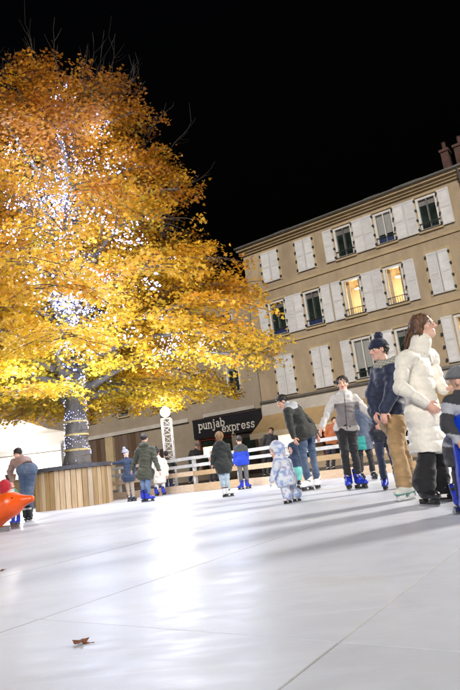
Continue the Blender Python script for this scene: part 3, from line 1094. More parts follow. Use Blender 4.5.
# ------------------------------------------------------------------ planter and tree
PC = np.array((-4.86, 16.2))
PR, PH = 1.04, 1.12
plt = thing('round_planter', (PC[0], PC[1], 0), 'round timber planter of upright pine planks around the tree', 'planter')
NP = 44
for i in range(NP):
    a = 2 * math.pi * i / NP
    wd = 2 * math.pi * PR / NP * .5 * .9
    rr = PR + random.uniform(-.012, .012)
    d = np.array((math.cos(a), math.sin(a))); t = np.array((-d[1], d[0]))
    zt = PH - .1 + random.uniform(-.015, .01)
    c = [PC + d * r_ + t * s_ for r_, s_ in ((rr - .03, -wd), (rr, -wd), (rr, wd), (rr - .03, wd))]
    m = MB(); m.hexa([(*q, .002) for q in c] + [(*q, zt) for q in c]); m.build('plank', M['pine_v'], plt)
m = MB(); m.lathe((*PC, 0), [(PR - .05, .002), (PR - .05, PH - .12)], 40); m.build('liner', M['soil'], plt)
m = MB(); m.lathe((*PC, 0), [(PR - .22, PH - .1), (PR + .07, PH - .1), (PR + .07, PH), (PR - .22, PH), (PR - .22, PH - .1)], 44); m.build('coping', M['rim'], plt)
m = MB(); m.lathe((*PC, 0), [(.001, PH - .02), (.6, PH - .05), (PR - .2, PH - .09)], 32); m.build('soil', M['soil'], plt)

TB = np.array((-4.72, 16.22, PH - .06))
tree = thing('plane_tree', TB, 'tall autumn tree with yellow and orange leaves hung with lights', 'tree')


ZT_ = at(118, 92, TB[1])[2]


def trunk_at(z):
    t = (z - TB[2]) / 15.0
    return np.array((TB[0] + .10 * math.sin(2.2 * t) - .15 * t, TB[1] + .15 * math.sin(3 * t + .5) - .07, z))


def trunk_r(z):
    t = max(0, (z - TB[2]) / 15.5)
    return .30 * (1 - t) ** .9 + .025 + .12 * math.exp(-(z - TB[2]) / .35)


m = MB()
zz = list(np.linspace(TB[2], TB[2] + 3, 16)) + list(np.linspace(TB[2] + 3.3, ZT_ - .5, 26))
m.tube([trunk_at(z) for z in zz], [trunk_r(z) for z in zz], 16)
m.v = [tuple(np.array(v) + .02 * np.sin(np.array(v)[::-1] * 9)) for v in m.v]
m.build('trunk', M['bark'], tree, smooth=True)

# crown outline read off as height -> reach
prof_px = [(262, 408), (290, 372), (286, 340), (276, 312), (262, 280), (244, 252), (226, 234), (212, 206), (197, 178), (180, 148), (166, 122), (150, 104), (118, 92)]
prof = []
for (px_, py_) in prof_px:
    q = at(px_, py_, TB[1]); prof.append((q[2], q[0] - trunk_at(q[2])[0]))
prof = [(2.35, 2.2), (2.8, 4.6)] + sorted(p_ for p_ in prof if p_[0] > 2.9)
PZ, PRD = [p_[0] for p_ in prof], [p_[1] for p_ in prof]
ZTOP = PZ[-1]


def reach(z):
    return float(np.interp(z, PZ, PRD, left=1.2, right=.4))


LP, LN = [], []          # leaf positions, spray normals
twigs = MB(); limbs_paths = []
NB = 124
for i in range(NB):
    t = (i + .5) / NB
    zb = 2.95 + (ZTOP - 3.55) * t ** 1.12
    az = i * 2.39996 + random.uniform(-.25, .25)
    el = R(14 + 28 * t + random.uniform(-7, 9))
    z_tip_guess = zb + math.tan(el) * reach(zb) * .6
    L = max(.9, reach(min(z_tip_guess, ZTOP - .2)) * random.uniform(.84, 1.03))
    d = np.array((math.cos(az), math.sin(az)))
    p0 = trunk_at(zb)
    pts = []
    nseg = 9
    for s_ in range(nseg + 1):
        f = s_ / nseg
        hor = L * f
        ver = math.tan(el) * L * f * (1 - .50 * f) - (1.35 * (1 - t)) * f * f + .05 * math.sin(7 * f + i)
        side = np.array((-d[1], d[0])) * .18 * math.sin(3.1 * f + i * 1.7) * L * .3
        pts.append(np.array((p0[0] + d[0] * hor + side[0], p0[1] + d[1] * hor + side[1], p0[2] + ver)))
    cutn = len(pts)
    for q in range(3, len(pts)):
        if pts[q][2] < 2.6 or math.hypot(pts[q][0] - TB[0], pts[q][1] - TB[1]) > reach(pts[q][2]) * .98:
            cutn = q; break
    pts = pts[:cutn]; nseg = len(pts) - 1
    r0 = max(.025, min(.5 * trunk_r(zb), .030 * L ** .7))
    limb = MB(); limb.tube(pts, [r0 * (1 - .85 * s_ / nseg) + .006 for s_ in range(nseg + 1)], 7)
    limb.build('limb', M['bark'], tree, smooth=True)
    limbs_paths.append(np.array(pts))
    pts = np.array(pts)
    ns = int((7 + L * 4.4) * (.4 + .6 * nseg / 9))
    for k in range(ns):
        f = .16 + .84 * (k + random.random()) / ns
        x = f * nseg; ii = min(int(x), nseg - 1)
        b = pts[ii] + (pts[ii + 1] - pts[ii]) * (x - ii)
        tang = nrm(pts[ii + 1] - pts[ii])
        sgn = 1 if k % 2 else -1
        out = nrm(tang + sgn * random.uniform(.5, 1.6) * np.array((-tang[1], tang[0], 0)) + np.array((0, 0, random.uniform(-.15, .35 + .3 * t))))
        tl = (.45 + .32 * L * (1.05 - .6 * f)) * random.uniform(.6, 1.15)
        tw = []
        for q in range(5):
            g_ = q / 4
            tw.append(b + out * tl * g_ + np.array((0, 0, -.22 * g_ * g_ * tl * (1.2 - t))) + RNG.normal(0, .02, 3))
        tw = np.array(tw)
        if tw[:, 2].min() < 2.25 or math.hypot(tw[-1][0] - TB[0], tw[-1][1] - TB[1]) > reach(tw[-1][2]) * 1.08 + .3: continue
        twigs.tube(tw, [.013, .011, .009, .007, .004], 4, cap=False)
        nl = int(tl * random.uniform(56, 84))
        g_ = RNG.random(nl) ** .75 * 4
        i0 = np.minimum(g_.astype(int), 3)
        base = tw[i0] + (tw[i0 + 1] - tw[i0]) * (g_ - i0)[:, None]
        LP.append(base + RNG.normal(0, 1, (nl, 3)) * np.array((.15, .15, .085)))
        nz = np.array((0, 0, 1.)) + .25 * out
        LN.append(np.tile(nz, (nl, 1)))
for i in range(70):
    z = random.uniform(2.9, 5.2); az = random.uniform(0, 2 * math.pi)
    d = np.array((math.cos(az), math.sin(az), random.uniform(-.25, .35))); ln = random.uniform(.5, 1.3)
    b = trunk_at(z)
    tw = np.array([b + d * ln * g_ + np.array((0, 0, -.3 * g_ * g_)) for g_ in np.linspace(.1, 1, 5)])
    twigs.tube(tw, [.014, .012, .009, .007, .004], 4, cap=False)
    nl = int(ln * 75)
    g_ = RNG.random(nl) * 4; i0 = np.minimum(g_.astype(int), 3)
    LP.append(tw[i0] + (tw[i0 + 1] - tw[i0]) * (g_ - i0)[:, None] + RNG.normal(0, 1, (nl, 3)) * np.array((.17, .17, .12)))
    LN.append(np.tile(np.array((0, 0, 1.)) + .4 * d, (nl, 1)))
LP = np.concatenate(LP); LN = np.concatenate(LN)
# fine bare twig fans above and around the crown
for i in range(210):
    top_ = i < 120
    z = ZTOP + random.uniform(-2.6, -.5) if top_ else random.uniform(5, ZTOP - 2.0)
    az = random.uniform(0, 2 * math.pi)
    rr = reach(z) * random.uniform(.3, .95)
    p = trunk_at(z) + np.array((math.cos(az) * rr, math.sin(az) * rr, 0))
    d = nrm(np.array((math.cos(az) * .8, math.sin(az) * .8, 1.0 if top_ else .5)) + RNG.normal(0, .22, 3))
    ln = random.uniform(.5, 1.15) if top_ else random.uniform(.5, .95)
    bend = RNG.normal(0, .16, 3)
    pts = [p + d * ln * g_ + bend * g_ * g_ + np.array((.03 * math.sin(7 * g_ + i), .03 * math.cos(6 * g_ + i), .12 * g_ * g_)) for g_ in np.linspace(0, 1, 6)]
    twigs.tube(pts, list(np.linspace(.010, .003, 6)), 4, cap=False)
    for q in range(7):
        b = np.array(pts[1 + q % 5]); dd = nrm(d + RNG.normal(0, .55, 3)); l2 = random.uniform(.2, .55)
        twigs.tube([b, b + dd * l2 * .5, b + dd * l2 + np.array((0, 0, .07))], [.006, .0045, .0025], 3, cap=False)
twigs.build('twigs', M['twig'], tree, kind='stuff')

# open pockets in the foliage near the stem, where the wound lights shine out
voids = [(at(62, 200, 14.6), 1.0), (at(74, 308, 14.4), .95), (at(125, 238, 13.2), .4), (at(80, 250, 14.5), .45), (at(40, 165, 14), .5), (at(165, 352, 13), .35), (at(80, 345, 14.4), .4), (at(22, 180, 14), .5),
         (at(80, 150, 14.3), .5), (at(50, 235, 14.0), .45), (at(100, 300, 13.6), .4), (at(15, 250, 14), .4), (at(110, 165, 13.9), .4)]
def crown_front(px_, py_, k):
    D_ = TB[1] - 3
    for _ in range(6): D_ = TB[1] - k * reach(at(px_, py_, D_)[2])
    return at(px_, py_, D_)


bunches = [(crown_front(a_, b_, k_), r_) for a_, b_, k_, r_ in ((60, 198, .6, .55), (35, 178, .7, .4), (22, 200, .75, .35), (75, 165, .6, .35), (95, 215, .65, .3), (50, 225, .75, .35), (124, 238, .8, .22), (12, 150, .7, .3), (70, 300, .6, .6),
           (92, 312, .7, .4), (55, 290, .75, .3), (60, 245, .8, .3), (165, 352, .8, .3), (150, 285, .85, .2), (35, 285, .8, .25), (180, 340, .85, .22), (205, 345, .85, .18), (84, 345, .6, .35), (105, 275, .8, .25), (8, 235, .8, .3), (100, 130, .6, .25), (130, 335, .8, .2))]
voids += bunches
keep = np.ones(len(LP), bool)
for c, r_ in voids:
    d2 = np.sqrt((((LP - c) * np.array((1, .45, 1))) ** 2).sum(1))
    keep &= ~((d2 < r_) & (RNG.random(len(LP)) < (.8 if r_ > .6 else .45)))
ax_d = np.hypot(LP[:, 0] - TB[0], LP[:, 1] - TB[1])
keep &= ~((ax_d < .55) & (LP[:, 2] > 5) & (RNG.random(len(LP)) < .5))
keep &= (LP[:, 2] < ZTOP + .1) & (ax_d < np.interp(LP[:, 2], PZ, PRD) * 1.06 + .25)
keep &= LP[:, 2] > 2.1 + .25 * vnoise(LP * np.array((1, 1, 0)), 1.1)
keep &= vnoise(LP * np.array((1, 1, 1.9)), .62) + .55 * vnoise(LP * np.array((1, 1, 1.5)) + 31, 1.5) + .14 * RNG.normal(0, 1, len(LP)) > -.50
LP, LN = LP[keep], LN[keep]
NLF = len(LP)
print('leaves', NLF)
out9 = np.array([(0, 0), (.16, .10), (.46, .02), (.36, .30), (.50, .52), (.24, .58), (0, 1.0), (-.24, .58), (-.50, .52), (-.36, .30), (-.46, .02), (-.16, .10)])
nv = len(out9)
nrmv = LN + RNG.normal(0, .55, LN.shape)
nrmv /= np.linalg.norm(nrmv, axis=1, keepdims=True)
tv = RNG.normal(0, 1, LN.shape); tv -= nrmv * (tv * nrmv).sum(1, keepdims=True); tv /= np.linalg.norm(tv, axis=1, keepdims=True)
tv[:, 2] -= .35; tv -= nrmv * (tv * nrmv).sum(1, keepdims=True); tv /= np.linalg.norm(tv, axis=1, keepdims=True)
sv = np.cross(nrmv, tv)
size = RNG.uniform(.055, .13, NLF)
curl = RNG.uniform(-.10, .22, NLF)
V = (LP[:, None, :] + size[:, None, None] * (out9[None, :, 0, None] * sv[:, None, :] + out9[None, :, 1, None] * tv[:, None, :]
     - curl[:, None, None] * (np.abs(out9[None, :, 0, None]) * 1.6 + (out9[None, :, 1, None] - .4) ** 2) * nrmv[:, None, :]))
V = V.reshape(-1, 3)
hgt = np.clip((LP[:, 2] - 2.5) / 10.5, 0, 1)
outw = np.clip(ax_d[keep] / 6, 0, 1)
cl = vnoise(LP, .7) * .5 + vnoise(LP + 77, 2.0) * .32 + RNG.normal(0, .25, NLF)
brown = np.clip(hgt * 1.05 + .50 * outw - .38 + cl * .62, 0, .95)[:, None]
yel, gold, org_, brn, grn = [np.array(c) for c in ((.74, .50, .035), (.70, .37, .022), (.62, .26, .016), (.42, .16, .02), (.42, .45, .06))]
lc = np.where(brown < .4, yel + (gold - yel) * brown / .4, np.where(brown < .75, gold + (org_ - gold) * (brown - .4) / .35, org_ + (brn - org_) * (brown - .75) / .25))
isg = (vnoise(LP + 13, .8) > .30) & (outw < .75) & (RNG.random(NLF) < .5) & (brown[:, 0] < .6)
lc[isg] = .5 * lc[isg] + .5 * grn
lc *= RNG.uniform(.75, 1.15, (NLF, 1))
me = bpy.data.meshes.new('crown')
me.vertices.add(len(V)); me.vertices.foreach_set('co', (V - ORG[tree]).astype(np.float32).ravel())
me.loops.add(NLF * nv); me.loops.foreach_set('vertex_index', np.arange(NLF * nv, dtype=np.int32))
me.polygons.add(NLF); me.polygons.foreach_set('loop_start', np.arange(0, NLF * nv, nv, dtype=np.int32))
me.update(calc_edges=True)
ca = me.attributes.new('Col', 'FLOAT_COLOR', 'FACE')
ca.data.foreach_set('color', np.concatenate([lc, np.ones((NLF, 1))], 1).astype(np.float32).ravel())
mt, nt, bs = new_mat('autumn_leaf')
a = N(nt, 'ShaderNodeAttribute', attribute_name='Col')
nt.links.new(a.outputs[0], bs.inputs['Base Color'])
bs.inputs['Roughness'].default_value = .5
tr = nt.nodes.new('ShaderNodeBsdfTranslucent')
nt.links.new(a.outputs[0], tr.inputs[0])
mx_ = nt.nodes.new('ShaderNodeMixShader'); mx_.inputs[0].default_value = .42
nt.links.new(bs.outputs[0], mx_.inputs[1]); nt.links.new(tr.outputs[0], mx_.inputs[2])
nt.links.new(mx_.outputs[0], nt.nodes['Material Output'].inputs[0])
M['leaf'] = mt
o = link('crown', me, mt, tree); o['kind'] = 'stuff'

for z in (1.55, 1.98, 2.36):
    m = MB(); m.lathe((*trunk_at(z)[:2], z), [(trunk_r(z) + .01, -.03), (trunk_r(z) + .028, -.025), (trunk_r(z) + .028, .025), (trunk_r(z) + .01, .03)], 20)
    tag(m.build('trunk_strap', M['strap']), {1.55: 'lowest yellow strap round the tree trunk', 1.98: 'middle yellow strap round the tree trunk', 2.36: 'topmost yellow strap round the tree trunk'}[z], 'strap', 'straps round the trunk')

# fairy lights wound on stem and limbs
bul = []
for i in range(3600):
    f = i / 3600
    z = PH + .05 + 12.2 * f ** .85
    a = i * .61
    if z < 3.3 and math.sin(z * 9 + 2.3 * math.sin(a)) < .1: continue
    r_ = trunk_r(z) + .03
    bul.append(trunk_at(z) + np.array((math.cos(a) * r_, math.sin(a) * r_, random.uniform(-.05, .05))))
for k, pth in enumerate(limbs_paths):
    if pth[0][2] > 13: continue
    nb_ = 40 if k % 3 else 90
    fmax = .45 if k % 3 else .9
    for q in range(nb_):
        x = q / nb_ * fmax * (len(pth) - 1); ii = min(int(x), len(pth) - 2)
        bul.append(pth[ii] + (pth[ii + 1] - pth[ii]) * (x - ii) + RNG.normal(0, .035, 3))
# short hanging bunches in the pockets
for c, r_ in voids:
    cz = c.copy()
    if r_ not in [q_[1] for q_ in bunches] : cz[1] = .35 * c[1] + .65 * TB[1]
    for q in range(int((520 if .54 < r_ < .62 else 140) * r_)):
        bul.append(cz + RNG.normal(0, r_ * (.42 if .54 < r_ < .62 else .62), 3) * np.array((1.2, 1.2, .9)))
m = MB()
for p in bul:
    s_ = random.choice((.007, .010, .013, .018, .028)) * random.uniform(.8, 1.2) if p[2] > 3.4 else random.uniform(.006, .012)
    m.add([p + np.array(o_) * s_ for o_ in ((1, 0, 0), (-1, 0, 0), (0, 1, 0), (0, -1, 0), (0, 0, 1), (0, 0, -1))],
          [(0, 2, 4), (2, 1, 4), (1, 3, 4), (3, 0, 4), (2, 0, 5), (1, 2, 5), (3, 1, 5), (0, 3, 5)])
fl = thing('fairy_lights', TB, 'cool white fairy lights wound round the trunk and limbs', 'fairy lights')
m.build('bulbs', M['led'], fl, kind='stuff')
m = MB()
m.tube([trunk_at(PH + .05 + 6 * i / 260) + np.array((math.cos(i * .61) * (trunk_r(PH + 6 * i / 260) + .012), math.sin(i * .61) * (trunk_r(PH + 6 * i / 260) + .012), 0)) for i in range(260)], .006, 4)
m.build('cable', M['black_rub'], fl)
for (c, pw) in [(q_[0], 22) for q_ in bunches] + [(at(62, 200, 14.9), 120), (at(74, 308, 14.6), 130), (at(100, 250, 14.2), 60), (at(84, 375, 14.0), 190), (at(25, 185, 14.4), 80), (at(150, 375, 13.4), 170), (at(18, 375, 13.6), 200), (at(90, 130, 14.6), 60), (at(40, 260, 14.2), 70),
                (at(130, 200, 14.2), 50), (at(215, 378, 14.2), 150), (at(125, 300, 13.4), 50)]:  # low strong ones added to brighten the lower leaves, beyond the bulbs' own light
    ld = bpy.data.lights.new('fairy_fill_glow', 'POINT'); ld.energy = pw * .55; ld.color = (.66, .76, 1.0); ld.shadow_soft_size = .5
    lo = bpy.data.objects.new('fairy_fill_glow', ld); COL.objects.link(lo); lo.parent = fl; lo.location = tuple(c - ORG[fl])

# ------------------------------------------------------------------ market stall at the left
sx, sy = -9.0, 22.0
st = thing('market_stall', (sx, sy, -.03), 'brightly lit white market stall tent behind the planter', 'stall')
hw, hd_ = 2.6, 1.6
m = MB()
z0, z1, z2 = 2.1, 2.55, 3.5
ring = lambda k, z: [(sx - hw * k, sy - hd_ * k, z), (sx + hw * k, sy - hd_ * k, z), (sx + hw * k, sy + hd_ * k, z), (sx - hw * k, sy + hd_ * k, z)]
vs = ring(1.01, z0) + ring(1, z1) + ring(.5, z1 + .38) + ring(.03, z2)
m.add(vs, [(r_ + i, r_ + (i + 1) % 4, r_ + 4 + (i + 1) % 4, r_ + 4 + i) for r_ in (0, 4, 8) for i in range(4)])
cm, nt, bs = new_mat('glowing_canvas')
bs.inputs['Base Color'].default_value = (.82, .81, .79, 1); bs.inputs['Roughness'].default_value = .7
tr = nt.nodes.new('ShaderNodeBsdfTranslucent'); tr.inputs[0].default_value = (.85, .83, .8, 1)
ms = nt.nodes.new('ShaderNodeMixShader'); ms.inputs[0].default_value = .5
nt.links.new(bs.outputs[0], ms.inputs[1]); nt.links.new(tr.outputs[0], ms.inputs[2]); nt.links.new(ms.outputs[0], nt.nodes['Material Output'].inputs[0])
m.build('canopy', cm, st)
for a_ in (-1, 1):
    for b_ in (-1, 1):
        m = MB(); m.box(sx + a_ * (hw - .08) - .05, sx + a_ * (hw - .08) + .05, sy + b_ * (hd_ - .08) - .05, sy + b_ * (hd_ - .08) + .05, -.03, 2.2); m.build('post', M['white_wood'], st)
m = MB(); m.box(sx - hw + .2, sx + hw - .2, sy - hd_ + .1, sy - hd_ + .6, -.02, .98); m.box(sx - hw + .15, sx + hw - .15, sy - hd_ + .03, sy - hd_ + .66, .985, 1.03); m.build('counter', M['pine_v'], st)
m = MB(); m.box(sx - hw + .1, sx + hw - .1, sy + hd_ - .16, sy + hd_ - .12, -.02, 2.05); m.build('back_wall', M['canvas'], st)
for i in range(7):
    c = (sx - 2.0 + i * .62, sy - hd_ + .36, 1.031)
    m = MB(); m.lathe(c, [(.02, 0), (.15, 0), (.2, .22), (.19, .22), (.13, .03)], 12)
    tag(m.build('basket', M['brown_gate']), ['first', 'second', 'third', 'fourth', 'fifth', 'sixth', 'last'][i] + ' basket from the left on the stall counter', 'basket', 'baskets on the stall counter')
lampo = thing('stall_lamp', (sx + .4, sy - .2, 2.3), 'bare bulb lamp hanging inside the white stall', 'lamp')
m = MB(); m.lathe((sx + .4, sy - .2, 2.2), [(.005, .0), (.06, .03), (.075, .08), (.04, .15), (.03, .2), (.005, .2)], 12); m.build('bulb', M['lamp'], lampo)
m = MB(); m.tube([(sx + .4, sy - .2, 2.4), (sx + .4, sy - .2, 3.1)], .012, 6); m.build('cord', M['black_rub'], lampo)
ld = bpy.data.lights.new('bulb_light', 'POINT'); ld.energy = 170; ld.color = (1, .95, .88); ld.shadow_soft_size = .08
lo = bpy.data.objects.new('bulb_light', ld); COL.objects.link(lo); lo.parent = lampo; lo.location = (0, 0, -.2)

# ------------------------------------------------------------------ people
def skin_mat(name, col):
    m, nt, bs = new_mat(name)
    a = N(nt, 'ShaderNodeAttribute', attribute_name='Col')
    n = noise(nt, 40, 3)
    c = mixcol(nt, 1.0, a.outputs[0], ramp(nt, n.outputs[0], [(.3, .92), (.7, 1.05)]), 'MULTIPLY')
    nt.links.new(c, bs.inputs['Base Color'])
    bs.inputs['Roughness'].default_value = .5
    bs.inputs['Subsurface Weight'].default_value = .12
    bs.inputs['Subsurface Radius'].default_value = (.02, .008, .004)
    bs.inputs['Subsurface Scale'].default_value = .3
    bump(nt, bs, noise(nt, 160, 2).outputs[0], .0006)
    return m


M['skin'] = skin_mat('skin', None)
M['eye_white'] = surf('eye_white', (.75, .73, .70), .2, .05, 20)
M['iris'] = surf('dark_iris', (.03, .02, .015), .15, .1, 20)
_cm = {}


def cloth(col, rough=.85, var=.16, sheen=.15, scale=9, bscale=220, bdist=.0012, key=None):
    k = (col, rough, key)
    if k not in _cm:
        _cm[k] = surf('cloth', col, rough, var, scale, bscale=bscale, bdist=bdist, sheen=sheen)
    return _cm[k]


M['cloth_attr'] = surf('printed_cloth', (1, 1, 1), .85, .12, 9, bscale=220, bdist=.0012, attr=True, sheen=.1)
M['hair_attr'] = surf('hair', (1, 1, 1), .45, .3, 14, bscale=120, bdist=.003, attr=True, stretch=(3, 3, .5))
M['knit'] = None


def knit(col):
    k = ('knit', col)
    if k not in _cm:
        m = surf('knit', col, .95, .22, 14, bscale=90, bdist=.006, sheen=.3)
        _cm[k] = m
    return _cm[k]


def frame_of(fwd, up=(0, 0, 1)):
    f = nrm(fwd); up = np.array(up, float)
    r = nrm(np.cross(f, up)); u = np.cross(r, f)
    return r, f, u


def hand(b, wr, d, nrm_palm, s, curl=.5, thumb=1):
    """palm, four unequal bent fingers and a thumb leaving the side of the palm"""
    d = nrm(d); nrm_palm = nrm(np.array(nrm_palm, float) - d * (np.array(nrm_palm) @ d)); sd = np.cross(d, nrm_palm) * thumb
    pc = wr + d * .045 * s
    b.cap(wr - d * .01 * s, pc + d * .035 * s, .026 * s, .037 * s, flat=(nrm_palm, 1.7), k=.012)
    for i, (o, ln) in enumerate(((.030, .070), (.010, .080), (-.010, .074), (-.029, .056))):
        p = wr + d * .083 * s + sd * o * s
        cur = d.copy(); ang = curl * (.8 + .12 * i)
        for q in range(3):
            c_, s_ = math.cos(ang * (.45 + .3 * q)), math.sin(ang * (.45 + .3 * q))
            nd = nrm(d * c_ + nrm_palm * s_) if q == 0 else nrm(cur * math.cos(ang * .6) + nrm(nrm_palm - cur * (nrm_palm @ cur)) * math.sin(ang * .6))
            e = p + nd * ln * s * (.45, .32, .23)[q]
            b.cap(p, e, (.0095 - .001 * q) * s, (.009 - .001 * q) * s, k=.004)
            p, cur = e, nd
    t0 = wr + d * .03 * s + sd * .028 * s
    t1 = t0 + (d * .6 + sd * .75 + nrm_palm * .35) * .036 * s
    t2 = t1 + (d * .9 + sd * .15 + nrm_palm * .5) * .032 * s
    b.cap(t0, t1, .013 * s, .011 * s, k=.008).cap(t1, t2, .011 * s, .009 * s, k=.004)


def head_prims(b, c, fr, s, neck):
    r, f, u = fr
    A = np.array([r, f, u])
    P = lambda x, y, z: c + (r * x + f * y + u * z) * s
    b.ell(P(0, -.012, .03), np.array((.075, .093, .085)) * s, A, k=.02)
    b.ell(P(0, .022, -.045), np.array((.056, .062, .074)) * s, A, k=.03 * s)
    b.cap(P(0, .064, -.098), P(0, .06, -.096), .022 * s, .022 * s, k=.03 * s)
    b.cap(P(-.03, .074, .026), P(.03, .074, .026), .012 * s, .012 * s, k=.02 * s)
    for q in (-1, 1):
        b.cap(P(q * .043, .052, -.022), P(q * .04, .05, -.03), .021 * s, .02 * s, k=.02 * s)
        b.ell(P(q * .031, .1, .004), np.array((.017, .017, .012)) * s, A, sub=True, k=.012 * s)
        b.ell(P(q * .075, -.006, -.012), np.array((.010, .019, .031)) * s, A, k=.006 * s)
        b.cap(P(q * .012, .094, -.032), P(q * .011, .09, -.032), .009 * s, .009 * s, k=.008 * s)
    b.cap(P(0, .086, .014), P(0, .110, -.027), .008 * s, .0125 * s, k=.012 * s)
    b.cap(P(-.017, .080, -.060), P(.017, .080, -.060), .008 * s, .008 * s, k=.006 * s)
    b.cap(P(-.014, .080, -.071), P(.014, .080, -.071), .009 * s, .009 * s, k=.006 * s)
    b.cap(P(-.022, .094, -.0655), P(.022, .094, -.0655), .0022 * s, .0022 * s, sub=True, k=.003 * s)
    b.cap(P(0, -.02, -.06), neck, .050 * s, .054 * s, k=.03)


def skin_cols(V, c, fr, s, col, hands=(), lip=(.50, .14, .12), brow=(.06, .035, .02)):
    r, f, u = fr
    X = (V - c) / s
    x, y, z = X @ r, X @ f, X @ u
    col = np.minimum(np.array(col) * 1.18, .85); C = np.tile(col, (len(V), 1))
    def mixin(w, cc):
        nonlocal C
        w = np.clip(w, 0, 1)[:, None]; C = C * (1 - w) + np.array(cc) * w
    front = (y > .04) & (np.abs(z) < .16) & (np.abs(x) < .1)
    ck = np.exp(-(((np.abs(x) - .042) / .022) ** 2 + ((z + .03) / .022) ** 2)) * front * .45
    mixin(ck, (.62, .22, .17))
    mixin(np.exp(-((x / .014) ** 2 + ((z + .03) / .014) ** 2)) * front * .35, (.6, .22, .17))
    mixin((((x / .025) ** 2 + ((z + .066) / .0125) ** 2) < 1) * front * .85, lip)
    mixin((((np.abs(x) - .033) / .020) ** 2 + ((z - .026 + .004 * (np.abs(x) - .03) / .02) / .0055) ** 2 < 1) * front * .9, brow)
    mixin((((np.abs(x) - .032) / .018) ** 2 + ((z - .004) / .011) ** 2 < 1) * front * .45, np.array(col) * .45)
    for h in hands:
        mixin(np.exp(-((np.linalg.norm(V - h, axis=1) / .11) ** 4)) * .35, (.62, .24, .19))
    return C


def boot_mesh(kind):
    """a skate boot on its sole, toe towards +Y, ankle above the origin"""
    b = Blob(.03)
    b.cap((0, -.03, .17), (0, -.045, .285), .050, .056, k=.03)
    b.cap((0, -.035, .12), (0, .0, .12), .050, .046, k=.03)
    b.cap((0, .0, .115), (0, .13, .098), .050, .043, flat=(np.array((0, 0, 1.)), 1.1), k=.04)
    b.cap((0, .02, .15), (0, -.02, .2), .045, .05, k=.04)
    b.cut((0, 0, .066), (0, 0, -1)); b.cut((0, -.045, .315), (0, -.15, 1))
    return b.mesh(.009)


BOOT_V, BOOT_Q = boot_mesh('x')
_boots = {}


def boot_parts(style):
    if style in _boots: return _boots[style]
    body, accent, sole = style
    V = BOOT_V
    C = np.tile(np.array(body), (len(V), 1))
    st = (np.abs(V[:, 2] - .255) < .014) | (np.abs((V[:, 2] - .165) - .6 * (V[:, 1])) < .013) & (V[:, 1] > -.02)
    C[st] = accent
    C[V[:, 2] < .082] = sole
    C[(V[:, 2] > .285)] = np.array(body) * .4
    dummy = bpy.data.objects.new('tmp', None); ORG[dummy] = np.zeros(3)
    o = soft('skate', V, BOOT_Q, plastic_attr, None, C)
    me = o.data
    bpy.data.objects.remove(o)
    m = MB()
    m.box(-.028, .028, -.085, -.02, .032, .064); m.box(-.028, .028, .06, .13, .032, .064)
    m.box(-.016, .016, -.10, .15, .018, .034)
    hm = m.mesh('blade_holder'); hm.materials.append(M['black_rub'] if sum(sole) < .6 else M['alu_w'])
    m = MB()
    m.add([(x, y, z) for x in (-.003, .003) for y, z in ((-.12, .012), (-.11, 0), (.14, 0), (.165, .014), (.155, .02), (-.115, .02))],
          [(0, 1, 2, 3, 4, 5), (11, 10, 9, 8, 7, 6)] + [(i, i + 6, (i + 1) % 6 + 6, (i + 1) % 6) for i in range(6)])
    bm = m.mesh('blade'); bm.materials.append(M['steel'])
    m = MB()
    for z, y0 in ((.255, -.04), (.19, .0)):
        m.box(.048, .064, y0 - .012, y0 + .016, z - .014, z + .014)
    km = m.mesh('buckle'); km.materials.append(M['black_rub'])
    _boots[style] = (me, hm, bm, km)
    return _boots[style]


plastic_attr = surf('boot_plastic', (1, 1, 1), .32, .08, 12, bscale=60, bdist=.0008, attr=True)


def put_skate(parent, pos, fwd, s, style, pitch=0, name='skate', blade=True):
    me, hm, bm, km = boot_parts(style)
    yaw = math.atan2(-fwd[0], fwd[1])
    o = bpy.data.objects.new(name, me); COL.objects.link(o); o.parent = parent; ORG[o] = ORG[parent]
    o.location = tuple(np.array(pos) - ORG[parent]); o.rotation_euler = (pitch, 0, yaw); o.scale = (s, s, s)
    for nm, q in (('blade_holder', hm), ('blade', bm), ('buckle', km)) if blade else ():
        c = bpy.data.objects.new(nm, q); COL.objects.link(c); c.parent = o
    return o


